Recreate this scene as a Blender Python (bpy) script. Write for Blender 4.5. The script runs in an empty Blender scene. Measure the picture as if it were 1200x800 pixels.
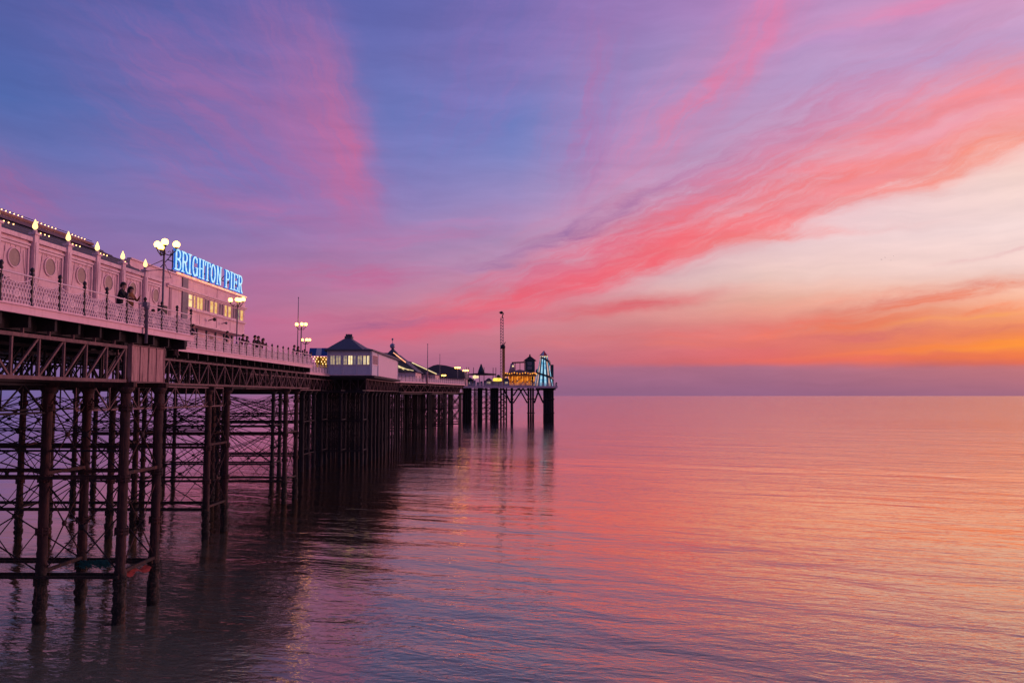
import bpy, math, random
from mathutils import Vector, Matrix

random.seed(7)
SC = bpy.context.scene
COL = SC.collection
F, CAMZ = 930.0, 9.75
PITCH, YAW = math.atan(63 / F), math.atan(12 / F)
R = math.radians

# ------------------------------------------------------------------ colour helpers
def lin(c):
    out = []
    for v in c:
        v = v / 255.0
        out.append(v / 12.92 if v <= .04045 else ((v + .055) / 1.055) ** 2.4)
    return (out[0], out[1], out[2], 1.0)

def direction(px, py):
    x = (px - 600) / F; z = -(py - 400) / F
    y2 = math.cos(PITCH) - z * math.sin(PITCH); z2 = math.sin(PITCH) + z * math.cos(PITCH)
    return Vector((x * math.cos(YAW) - y2 * math.sin(YAW), x * math.sin(YAW) + y2 * math.cos(YAW), z2)).normalized()

def azel(px, py):
    d = direction(px, py)
    return math.degrees(math.atan2(d.x, d.y)), math.degrees(math.asin(d.z))

# ------------------------------------------------------------------ node helper
class G:
    def __init__(s, tree):
        s.t = tree; s.n = tree.nodes; s.l = tree.links
    def put(s, sock, v):
        if isinstance(v, bpy.types.NodeSocket): s.l.new(v, sock)
        elif v is not None: sock.default_value = v
    def node(s, typ, **kw):
        nd = s.n.new(typ)
        for k, v in kw.items(): setattr(nd, k, v)
        return nd
    def math(s, op, a, b=None, c=None, clamp=False):
        nd = s.node('ShaderNodeMath', operation=op, use_clamp=clamp)
        s.put(nd.inputs[0], a)
        if b is not None: s.put(nd.inputs[1], b)
        if c is not None: s.put(nd.inputs[2], c)
        return nd.outputs[0]
    def vmath(s, op, a, b=None):
        nd = s.node('ShaderNodeVectorMath', operation=op)
        s.put(nd.inputs[0], a)
        if b is not None:
            if op == 'SCALE': s.put(nd.inputs['Scale'], b)
            else: s.put(nd.inputs[1], b)
        return nd.outputs['Value'] if op in ('DOT_PRODUCT', 'LENGTH') else nd.outputs['Vector']
    def xyz(s, x=0.0, y=0.0, z=0.0):
        nd = s.node('ShaderNodeCombineXYZ')
        s.put(nd.inputs[0], x); s.put(nd.inputs[1], y); s.put(nd.inputs[2], z)
        return nd.outputs[0]
    def noise(s, vec, scale=1.0, detail=3.0, rough=.55, out=0, dist=0.0):
        nd = s.node('ShaderNodeTexNoise')
        s.put(nd.inputs['Vector'], vec); s.put(nd.inputs['Scale'], scale)
        nd.inputs['Detail'].default_value = detail; nd.inputs['Roughness'].default_value = rough
        nd.inputs['Distortion'].default_value = dist
        return nd.outputs[out]
    def mapr(s, v, a, b, c=0.0, d=1.0, smooth=False):
        nd = s.node('ShaderNodeMapRange', interpolation_type='SMOOTHSTEP' if smooth else 'LINEAR')
        s.put(nd.inputs[0], v)
        for i, q in enumerate((a, b, c, d)): s.put(nd.inputs[i + 1], q)
        return nd.outputs[0]
    def mix(s, fac, a, b, blend='MIX'):
        nd = s.node('ShaderNodeMix', data_type='RGBA', blend_type=blend)
        s.put(nd.inputs[0], fac); s.put(nd.inputs[6], a); s.put(nd.inputs[7], b)
        return nd.outputs[2]
    def ramp(s, fac, stops, interp='LINEAR'):
        nd = s.node('ShaderNodeValToRGB'); cr = nd.color_ramp; cr.interpolation = interp
        while len(cr.elements) > 1: cr.elements.remove(cr.elements[0])
        cr.elements[0].position = stops[0][0]; cr.elements[0].color = stops[0][1]
        for p, c in stops[1:]:
            e = cr.elements.new(p); e.color = c
        s.put(nd.inputs[0], fac)
        return nd.outputs[0]

# ------------------------------------------------------------------ world: dusk sky by direction
SUN_AZ, SUN_EL = 62.0, 3.0
def make_world():
    w = bpy.data.worlds.new("World"); SC.world = w; w.use_nodes = True
    g = G(w.node_tree); g.n.clear()
    tc = g.node('ShaderNodeTexCoord')
    sep = g.node('ShaderNodeSeparateXYZ'); g.l.new(tc.outputs['Generated'], sep.inputs[0])
    X, Y, Z = sep.outputs
    az = g.math('MULTIPLY', g.math('ARCTAN2', X, Y), 180 / math.pi)
    el = g.math('MULTIPLY', g.math('ARCSINE', Z), 180 / math.pi)
    P = g.xyz(az, el, 0.0)
    # the cloud drift that bends every streak
    w1 = g.vmath('SUBTRACT', g.noise(P, .16, 3, .5, 1), (.5, .5, .5))
    w2 = g.vmath('SUBTRACT', g.noise(g.vmath('MULTIPLY', P, (.6, 1.5, 1)), .55, 4, .6, 1), (.5, .5, .5))
    W = g.vmath('ADD', P, g.vmath('ADD', g.vmath('MULTIPLY', w1, (3.0, 1.3, 0)), g.vmath('MULTIPLY', w2, (1.9, .85, 0))))
    sepw = g.node('ShaderNodeSeparateXYZ'); g.l.new(W, sepw.inputs[0])
    # gently warped elevation for the clear-sky gradient (kept straight near the sea horizon)
    wob = g.mapr(el, 2.5, 10.0, 0.0, 1.0)
    dele = g.math('MULTIPLY', g.math('SUBTRACT', sepw.outputs[1], el), wob)
    ele = g.math('ADD', el, g.math('MULTIPLY', dele, .8))
    bank = g.math('MULTIPLY', g.math('SUBTRACT', g.noise(g.xyz(az, 0.0, 3.0), .35, 3), .5), .25)
    t = g.math('DIVIDE', g.math('ADD', ele, bank), 50.0, clamp=True)
    cols = [
        (0,   [(0,(84,96,166)),(60,(82,100,170)),(110,(80,104,173)),(170,(102,110,176)),(230,(124,112,176)),(290,(126,108,172)),(380,(130,104,164)),(463,(112,100,160))]),
        (300, [(0,(84,98,172)),(60,(92,106,178)),(120,(104,112,182)),(200,(112,120,190)),(270,(140,122,180)),(320,(170,116,165)),(370,(188,112,152)),(410,(182,104,144)),(440,(166,102,142)),(463,(148,104,146))]),
        (600, [(0,(112,108,178)),(70,(122,118,186)),(140,(110,128,196)),(180,(124,132,196)),(240,(160,140,194)),(290,(178,145,186)),(330,(190,148,178)),(365,(208,140,156)),(395,(204,122,140)),(426,(180,106,136)),(442,(160,102,138)),(463,(146,100,138))]),
        (900, [(0,(182,136,192)),(50,(180,148,198)),(110,(188,156,202)),(170,(204,162,198)),(230,(226,186,206)),(280,(238,204,210)),(325,(240,202,194)),(350,(234,174,158)),(380,(226,132,124)),(410,(224,108,112)),(424,(226,104,104)),(430,(172,108,136)),(463,(150,100,136))]),
        (1200,[(0,(212,160,200)),(50,(190,162,208)),(90,(220,168,196)),(150,(246,186,184)),(200,(248,214,206)),(260,(246,218,216)),(310,(246,212,206)),(340,(247,194,172)),(370,(246,156,112)),(392,(242,132,80)),(404,(250,142,70)),(416,(242,120,70)),(425,(222,104,88)),(430,(190,112,124)),(463,(160,104,132))]),
    ]
    def pixcol(px, stops):
        out = []
        for y, c in stops: out.append((max(0.0, azel(px, y)[1]) / 50.0, lin(c)))
        out.sort(key=lambda q: q[0])
        top = out[-1][1]
        out.append((.8, tuple(a * .55 + b * .45 for a, b in zip(top, lin((70, 84, 150))))))
        return azel(px, 463)[0], out
    def elcol(a, stops): return a, [(e / 50.0, lin(c)) for e, c in stops]
    C = [elcol(-150, [(0,(120,108,160)),(5,(150,120,165)),(14,(110,108,170)),(30,(78,88,150)),(50,(52,64,120))]),
         elcol(-75, [(0,(110,100,158)),(6,(132,108,168)),(18,(92,104,174)),(40,(66,82,150))])]
    C += [pixcol(*c) for c in cols]
    C += [elcol(58, [(0,(186,108,114)),(1.8,(222,116,92)),(2.6,(250,150,80)),(6,(250,180,140)),(10,(250,212,202)),(18,(250,206,208)),(28,(220,170,200)),(45,(110,112,180))]),
          elcol(100, [(0,(180,110,130)),(2,(225,120,110)),(6,(250,160,140)),(14,(240,170,180)),(28,(180,140,190)),(45,(90,100,168))]),
          elcol(150, [(0,(130,110,155)),(5,(165,125,160)),(14,(120,112,170)),(30,(80,90,152)),(50,(54,66,122))])]
    col = g.ramp(t, C[0][1])
    for (a0, _), (a1, st) in zip(C, C[1:]):
        col = g.mix(g.mapr(az, a0, a1, 0, 1, False), col, g.ramp(t, st))
    # streaks: cx, cy, half length, half width above, below (all as seen from the shore), tilt, colour, opacity, fibre
    S = [
        (270,130,170,70,70,-35,(152,104,170),.50,.5),
        (250,215,120,30,45,-28,(158,108,168),.45,.5),
        (20,225,70,32,28,-28,(170,100,156),.60,.5),
        (100,235,90,20,20,-10,(140,108,172),.40,.5),
        (300,150,140,45,40,-22,(158,108,168),.55,.4),
        (345,55,100,36,60,-55,(156,108,172),.55,.35),
        (402,140,100,30,85,-74,(178,110,166),.75,.3),
        (408,192,64,24,42,-74,(202,106,154),.65,.3),
        (330,250,110,14,18,-8,(190,108,162),.45,.5),
        (500,275,110,16,20,8,(198,118,170),.40,.6),
        (415,325,100,16,18,4,(198,100,150),.60,.6),
        (380,375,120,10,14,2,(205,100,142),.50,.5),
        (560,60,120,50,50,60,(140,112,182),.45,.5),
        (690,130,100,40,40,80,(178,114,172),.60,.5),
        (650,30,120,30,30,50,(158,120,186),.45,.5),
        (735,170,80,26,16,50,(222,128,174),.45,.5),
        (850,90,140,30,22,44,(228,126,166),.72,.45),
        (905,15,80,34,30,40,(222,130,178),.55,.45),
        (1100,4,170,13,8,4,(234,140,184),.75,.5),
        (1020,40,140,9,10,2,(190,140,200),.35,.5),
        # the great band
        (830,222,210,42,46,26,(180,120,168),.75,.75),
        (960,150,200,42,30,19,(206,136,176),.65,.7),
        (1110,134,180,34,26,12,(246,146,160),.85,.6),
        (1185,116,100,26,30,10,(250,144,148),.8,.5),
        (900,245,210,40,24,17,(242,126,140),.75,.6),
        (1080,198,180,34,16,14,(250,140,130),.9,.55),
        (1190,160,80,14,11,20,(250,150,124),.7,.5),
        (850,276,140,40,15,14,(250,118,120),.85,.5),
        (715,316,165,46,19,18,(246,104,118),.95,.45),
        (1100,152,85,9,9,12,(230,172,198),.55,.4),
        (980,225,120,8,10,16,(236,160,180),.35,.6),
        (640,318,110,17,17,18,(196,108,152),.50,.8),
        (620,292,80,7,8,14,(150,108,164),.55,.9),
        (575,312,45,4,5,4,(150,108,162),.5,.9),
        (672,262,40,4,4,30,(158,114,170),.45,.9),
        (745,236,60,6,5,32,(170,120,172),.4,.9),
        (830,190,60,6,5,22,(178,124,174),.4,.9),
        (690,262,80,8,9,20,(150,110,166),.50,.8),
        (580,360,135,20,15,12,(236,98,120),.90,.4),
        (480,377,90,9,11,4,(150,94,142),.60,.6),
        (515,386,110,9,8,7,(228,96,124),.7,.4),
        (895,281,100,7,5,2,(250,124,122),.75,.7),
        (740,360,82,9,8,7,(224,80,98),.95,.3),
        # low bank on the right
        (780,392,160,8,8,2,(218,112,120),.55,.7),
        (1000,350,130,6,6,5,(244,160,140),.45,.8),
        (1075,353,95,11,7,7,(222,118,112),.60,.8),
        (1120,347,100,7,5,8,(240,128,96),.55,.8),
        (1040,378,190,9,8,5,(246,124,84),.65,.8),
        (890,388,110,8,9,4,(240,118,108),.50,.7),
        (1020,394,170,5,5,1,(216,108,110),.65,.7),
        (1150,389,70,4,4,3,(222,118,96),.55,.7),
        (1180,404,100,5,5,3,(255,154,52),.7,.6),
        (1060,410,120,4,4,2,(250,126,72),.55,.7),
        (960,420,150,4,3,0,(232,104,96),.5,.6),
        (1150,372,80,4,3,5,(255,170,90),.5,.7),
        (1180,297,70,2.5,2.5,5,(232,180,184),.55,.7),
    ]
    fibres = {}
    for ang in (-60, -30, 4, 18, 48, 70):      # cloud fibres drawn out along six directions, shared by the streaks
        dd = (math.cos(R(ang)), math.sin(R(ang)), 0); nn_ = (-dd[1], dd[0], 0)
        nv = g.xyz(g.math('MULTIPLY', g.vmath('DOT_PRODUCT', W, dd), .15), g.math('MULTIPLY', g.vmath('DOT_PRODUCT', W, nn_), .95), ang * .37)
        fibres[ang] = g.noise(nv, 1.0, 7, .70, dist=.5)
    for i, (cx, cy, L, wu, wd, tilt, c, op, fib) in enumerate(S):
        a, e = azel(cx, cy)
        k = 1 / F * 180 / math.pi
        foreshort = math.cos(R(a)) ** 1.0
        L *= k * foreshort; wu *= k * foreshort; wd *= k * foreshort
        D = (math.cos(R(tilt)), math.sin(R(tilt)), 0); Nn = (-D[1], D[0], 0)
        q = g.vmath('SUBTRACT', W, (a, e, 0))
        p_ = g.vmath('DOT_PRODUCT', q, tuple(v / L for v in D))
        q_ = g.vmath('DOT_PRODUCT', q, Nn)
        r_ = g.math('ADD', g.math('DIVIDE', g.math('MAXIMUM', q_, 0.0), wu), g.math('DIVIDE', g.math('MAXIMUM', g.math('MULTIPLY', q_, -1.0), 0.0), wd))
        d2 = g.math('ADD', g.math('MULTIPLY', p_, p_), g.math('POWER', r_, 2.0))
        nz = fibres[min(fibres, key=lambda q: abs(q - tilt))]
        d2 = g.math('MAXIMUM', g.math('ADD', d2, g.math('MULTIPLY', g.math('SUBTRACT', .5, nz), 3.3 * fib)), 0.0)
        m = g.math('EXPONENT', g.math('MULTIPLY', d2, -1.0))
        fb = g.mapr(fibres[min(fibres, key=lambda q: abs(q - tilt))], .34, .66, 1 - fib, 1.0 + fib * .25)
        m = g.math('MULTIPLY', g.math('MULTIPLY', m, fb), op, clamp=True)
        col = g.mix(m, col, lin(c))
    # faint streaky texture everywhere
    tx = g.noise(g.vmath('MULTIPLY', W, (.10, .75, 1)), 1.0, 5, .6)
    col = g.mix(1.0, col, g.ramp(tx, [(.25, (.90, .90, .92, 1)), (.75, (1.08, 1.07, 1.06, 1))]), 'MULTIPLY')
    sky = g.node('ShaderNodeTexSky', sky_type='NISHITA', sun_disc=False)
    sky.sun_elevation = R(SUN_EL); sky.sun_rotation = R(SUN_AZ)
    bg1 = g.node('ShaderNodeBackground'); g.put(bg1.inputs[0], col); bg1.inputs[1].default_value = .97
    bg2 = g.node('ShaderNodeBackground'); g.l.new(sky.outputs[0], bg2.inputs[0]); bg2.inputs[1].default_value = .006
    add = g.node('ShaderNodeAddShader'); g.l.new(bg1.outputs[0], add.inputs[0]); g.l.new(bg2.outputs[0], add.inputs[1])
    out = g.node('ShaderNodeOutputWorld'); g.l.new(add.outputs[0], out.inputs[0])
make_world()

sun = bpy.data.lights.new('sun', 'SUN'); sun.energy = 1.3; sun.angle = R(18); sun.color = (1.0, .42, .50)
so = bpy.data.objects.new('sun', sun); COL.objects.link(so)
sd = Vector((math.sin(R(SUN_AZ)) * math.cos(R(6)), math.cos(R(SUN_AZ)) * math.cos(R(6)), math.sin(R(6))))
so.rotation_euler = sd.to_track_quat('Z', 'Y').to_euler()

# ------------------------------------------------------------------ materials
def mat_base(name):
    m = bpy.data.materials.new(name); m.use_nodes = True
    g = G(m.node_tree); g.n.clear()
    return m, g
def pbr(name, c1, c2=None, scale=1.5, rough=.6, stretch=(1, 1, 1), spec=.4, bump=0.0, bscale=20, grime=None):
    m, g = mat_base(name)
    tc = g.node('ShaderNodeTexCoord'); pos = g.vmath('MULTIPLY', tc.outputs['Object'], stretch)
    b = g.node('ShaderNodeBsdfPrincipled')
    c2 = c2 or tuple(v * .75 for v in c1)
    n = g.noise(pos, scale, 6, .65)
    col = g.ramp(n, [(.32, (*c2, 1)), (.66, (*c1, 1))])
    if grime:
        n2 = g.noise(g.vmath('MULTIPLY', tc.outputs['Object'], (3.0, 3.0, .5)), 1.2, 6, .7)
        col = g.mix(g.mapr(n2, .5, .72, 0, grime[1]), col, (*grime[0], 1))
    g.put(b.inputs['Base Color'], col)
    b.inputs['Roughness'].default_value = rough; b.inputs['Specular IOR Level'].default_value = spec
    if bump:
        bp = g.node('ShaderNodeBump'); bp.inputs['Strength'].default_value = bump; bp.inputs['Distance'].default_value = .03
        g.put(bp.inputs['Height'], g.noise(tc.outputs['Object'], bscale, 5, .6)); g.l.new(bp.outputs[0], b.inputs['Normal'])
    o = g.node('ShaderNodeOutputMaterial'); g.l.new(b.outputs[0], o.inputs[0])
    return m
def tide(m):
    g = G(m.node_tree); b = next(n for n in g.n if n.type == 'BSDF_PRINCIPLED'); old = b.inputs['Base Color'].links[0].from_socket
    tc = g.node('ShaderNodeTexCoord'); sp = g.node('ShaderNodeSeparateXYZ'); g.l.new(tc.outputs['Object'], sp.inputs[0])
    n1 = g.noise(tc.outputs['Object'], 2.6, 5, .65); n2 = g.noise(tc.outputs['Object'], 11, 4, .7)
    zz = g.math('ADD', sp.outputs[2], g.math('MULTIPLY', g.math('SUBTRACT', n1, .5), 3.0))
    weed = g.mix(g.mapr(n2, .52, .66), (.010, .012, .008, 1), (.075, .055, .045, 1))
    col = g.mix(g.mapr(zz, 1.9, 2.9, 1, 0), old, weed)
    streak = g.noise(g.vmath('MULTIPLY', tc.outputs['Object'], (9, 9, .55)), 1.0, 5, .65)
    col = g.mix(g.mapr(streak, .54, .70, 0, .7), col, (.16, .060, .035, 1))
    g.put(b.inputs['Base Color'], col)
def glow(name, c, s, c2=None, scale=6.0):
    m, g = mat_base(name)
    e = g.node('ShaderNodeEmission'); e.inputs[1].default_value = s
    if c2:
        tc = g.node('ShaderNodeTexCoord')
        g.put(e.inputs[0], g.ramp(g.noise(tc.outputs['Object'], scale, 3), [(.38, (*c2, 1)), (.6, (*c, 1))]))
    else:
        e.inputs[0].default_value = (*c, 1)
    o = g.node('ShaderNodeOutputMaterial'); g.l.new(e.outputs[0], o.inputs[0])
    return m
M = {}
M['wall'] = pbr('painted_wall', (.82, .58, .60), (.66, .44, .47), .9, .7, grime=((.38, .22, .24), .6), bump=.25, bscale=5)
M['trim'] = pbr('painted_trim', (.82, .60, .62), (.68, .47, .51), 2.0, .6, grime=((.36, .22, .24), .5))
M['groove'] = pbr('groove_shade_paint', (.42, .27, .31), (.34, .21, .25), 2, .7)  # dark paint for joints and grooves, also the painted shade beside pilasters
M['dado'] = pbr('dado_boards', (.36, .20, .23), (.27, .15, .17), 2, .7, (1, 6, .5))
M['fascia'] = pbr('fascia_paint', (.80, .52, .56), (.70, .44, .49), 1.5, .6, (1, .4, 3), grime=((.35, .18, .18), .3))
M['lace'] = pbr('lace_paint', (.85, .66, .68), (.66, .48, .52), 3, .6)
M['black'] = pbr('black_iron', (.022, .018, .022), (.012, .010, .012), 4, .45)
M['grey'] = pbr('grey_metal', (.20, .17, .22), (.14, .12, .16), 4, .45)
M['rust'] = pbr('rusty_iron', (.045, .018, .018), (.012, .007, .008), 2.2, .85, grime=((.13, .035, .025), .55), bump=.7, bscale=9)
tide(M['rust'])
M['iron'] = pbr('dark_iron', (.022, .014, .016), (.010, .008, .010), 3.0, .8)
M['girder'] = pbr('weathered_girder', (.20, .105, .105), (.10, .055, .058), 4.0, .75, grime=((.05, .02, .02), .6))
M['boxpanel'] = pbr('stained_panel', (.46, .27, .26), (.27, .14, .14), 2.2, .85, (3, 4, .35), grime=((.045, .022, .022), .9), bump=.5, bscale=12)
M['wood'] = pbr('dark_timber', (.030, .022, .024), (.014, .011, .013), 3, .85)
M['deck'] = pbr('deck_boards', (.16, .12, .11), (.10, .07, .07), 2, .8, (1, 8, 1))
M['slate'] = pbr('slate_roof', (.085, .080, .105), (.050, .046, .062), 5, .6, (1, 1, 3))
M['brownroof'] = pbr('brown_roof', (.23, .11, .09), (.14, .065, .06), 4, .7)
M['pavwall'] = pbr('lilac_boards', (.60, .56, .66), (.50, .47, .56), 3, .6, (6, 1, .5), grime=((.3, .26, .34), .3))
M['planks'] = pbr('pale_planks', (.80, .58, .66), (.55, .40, .48), 4, .6, (1, 6, .3))
M['paneglass'] = pbr('dull_pane', (.36, .25, .22), (.27, .18, .17), 5, .35, spec=.5)
M['darkglass'] = pbr('dark_pane', (.16, .12, .17), (.10, .08, .12), 3, .2, spec=.6)
M['lit'] = glow('lit_window', (1.0, .66, .25), .95, (.85, .40, .12), 3.0)
M['litwhite'] = glow('bright_window', (1.0, .82, .48), 1.15, (.9, .6, .25), 2.5)
M['dimlit'] = glow('dim_window', (.62, .44, .26), .8, (.26, .20, .20), 2.0)
M['globe'] = glow('lamp_globe', (1.0, .50, .08), 11.0)
M['finial'] = glow('finial_glass', (1.0, .66, .22), 2.6)
M['bulb'] = glow('warm_bulb', (1.0, .50, .20), 5.0)
M['strip'] = glow('light_strip', (1.0, .50, .28), 1.9, (.9, .25, .12), 3.0)
M['tube'] = glow('neon_tube', (.62, .88, 1.0), 1.1, (.34, .70, 1.0), 5.0)
M['neonblue'] = glow('neon_side', (.025, .17, .72), .85)
M['stripeblue'] = pbr('stripe_blue', (.03, .10, .30), (.02, .07, .24), 2, .7)
M['stripewhite'] = pbr('stripe_white', (.62, .58, .62), (.5, .46, .5), 2, .7)
M['stallglow'] = glow('stall_interior', (.55, .26, .03), .55, (.22, .09, .01), 1.2)
M['fairglow'] = glow('fair_orange', (.95, .25, .02), .70, (.25, .04, .01), .8)
M['gold'] = pbr('gold_paint', (.45, .20, .05), (.28, .11, .03), 2, .5)
M['goldglow'] = glow('gold_bulbs', (1.0, .45, .07), 1.6, (.8, .22, .02), 1.0)
M['yellowglow'] = glow('yellow_lights', (1.0, .75, .12), 1.4, (.7, .42, .02), .8)
M['ivory'] = pbr('ivory_lattice', (.48, .36, .32), (.34, .24, .22), 3, .6)
M['hstripe_a'] = glow('stripe_lit', (.48, .78, .95), 1.0, (.12, .40, .65), .7)
M['hstripe_b'] = glow('stripe_blue_lit', (.012, .08, .20), .5, (.006, .03, .09), .5)
M['hstripe_c'] = glow('stripe_pink_lit', (.95, .55, .45), .75, (.5, .3, .3), .5)
M['red'] = pbr('red_paint', (.60, .02, .03), (.45, .012, .02), 2, .5)
M['darkteal'] = pbr('dark_teal', (.02, .04, .055), (.012, .024, .035), 2, .5)
M['silver'] = pbr('silver_ball', (.28, .26, .34), (.18, .17, .24), 3, .3, spec=.6)
M['net'] = pbr('teal_net', (.02, .15, .13), (.008, .06, .06), 8, .9)
M['cloth'] = pbr('red_cloth', (.34, .045, .035), (.08, .015, .015), 6, .9)
M['skin'] = pbr('skin', (.45, .24, .18), (.40, .20, .15), 5, .55)
M['trouser'] = pbr('dark_trousers', (.018, .018, .026), (.012, .012, .018), 6, .85)
M['hair'] = pbr('dark_hair', (.012, .009, .008), (.008, .006, .006), 12, .6)
M['gull'] = pbr('gull_grey', (.22, .18, .20), (.15, .12, .14), 4, .8)
COATS = {k: pbr('coat_' + k, c, tuple(v * .7 for v in c), 6, .9) for k, c in
         dict(black=(.012, .015, .018), mustard=(.20, .085, .03), navy=(.02, .025, .05), brown=(.05, .025, .02), maroon=(.06, .012, .016)).items()}

def make_water():
    m, g = mat_base('sea_water')
    geo = g.node('ShaderNodeNewGeometry'); P = geo.outputs['Position']
    def crest(ang, la, lb, seed):      # noise stretched along wave crests; la along, lb across (metres)
        a = (math.cos(R(ang)) / la, math.sin(R(ang)) / la, 0); b = (-math.sin(R(ang)) / lb, math.cos(R(ang)) / lb, 0)
        return g.xyz(g.vmath('DOT_PRODUCT', P, a), g.vmath('DOT_PRODUCT', P, b), seed)
    big = g.noise(crest(-26, 30, 9, 1.3), 1, 3, .5)
    mid = g.noise(crest(-20, 7, 2.6, 5.1), 1, 4, .55, dist=.4)
    chop = g.noise(crest(-12, 1.7, .75, 9.7), 1, 4, .6, dist=.6)
    rip = g.noise(crest(10, .55, .30, 2.2), 1, 2, .5)
    patch = g.mapr(g.noise(crest(-15, 60, 26, 7.7), 1, 3, .5), .35, .65, .40, 1.35)
    h = g.math('MULTIPLY', big, .34)
    h = g.math('ADD', h, g.math('MULTIPLY', mid, .15))
    h2 = g.math('ADD', g.math('MULTIPLY', chop, .056), g.math('MULTIPLY', rip, .022))
    h = g.math('ADD', h, g.math('MULTIPLY', h2, patch))
    bp = g.node('ShaderNodeBump'); bp.inputs['Strength'].default_value = 1.0; bp.inputs['Distance'].default_value = .75
    g.put(bp.inputs['Height'], h)
    lw = g.node('ShaderNodeLayerWeight'); lw.inputs['Blend'].default_value = .5; g.l.new(bp.outputs[0], lw.inputs['Normal'])
    facing = lw.outputs['Facing']
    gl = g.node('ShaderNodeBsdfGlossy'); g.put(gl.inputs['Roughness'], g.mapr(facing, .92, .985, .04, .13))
    g.put(gl.inputs['Color'], g.ramp(facing, [(.58, (.60, .62, .53, 1)), (.73, (.82, .68, .53, 1)), (.86, (1.0, .67, .43, 1)), (.93, (.98, .80, .76, 1)), (.975, (.86, .88, .95, 1))]))  # reflection tint painted in by view angle: greyish close by, orange farther, mauve at grazing
    g.l.new(bp.outputs[0], gl.inputs['Normal'])
    df = g.node('ShaderNodeBsdfDiffuse')
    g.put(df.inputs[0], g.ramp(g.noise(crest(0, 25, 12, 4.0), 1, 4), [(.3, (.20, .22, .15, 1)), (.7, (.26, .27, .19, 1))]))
    g.l.new(bp.outputs[0], df.inputs['Normal'])
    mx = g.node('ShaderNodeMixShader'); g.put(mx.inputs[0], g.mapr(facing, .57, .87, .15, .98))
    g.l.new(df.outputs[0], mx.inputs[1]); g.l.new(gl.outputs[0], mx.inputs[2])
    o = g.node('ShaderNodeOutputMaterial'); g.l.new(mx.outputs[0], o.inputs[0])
    return m
M['water'] = make_water()

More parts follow.
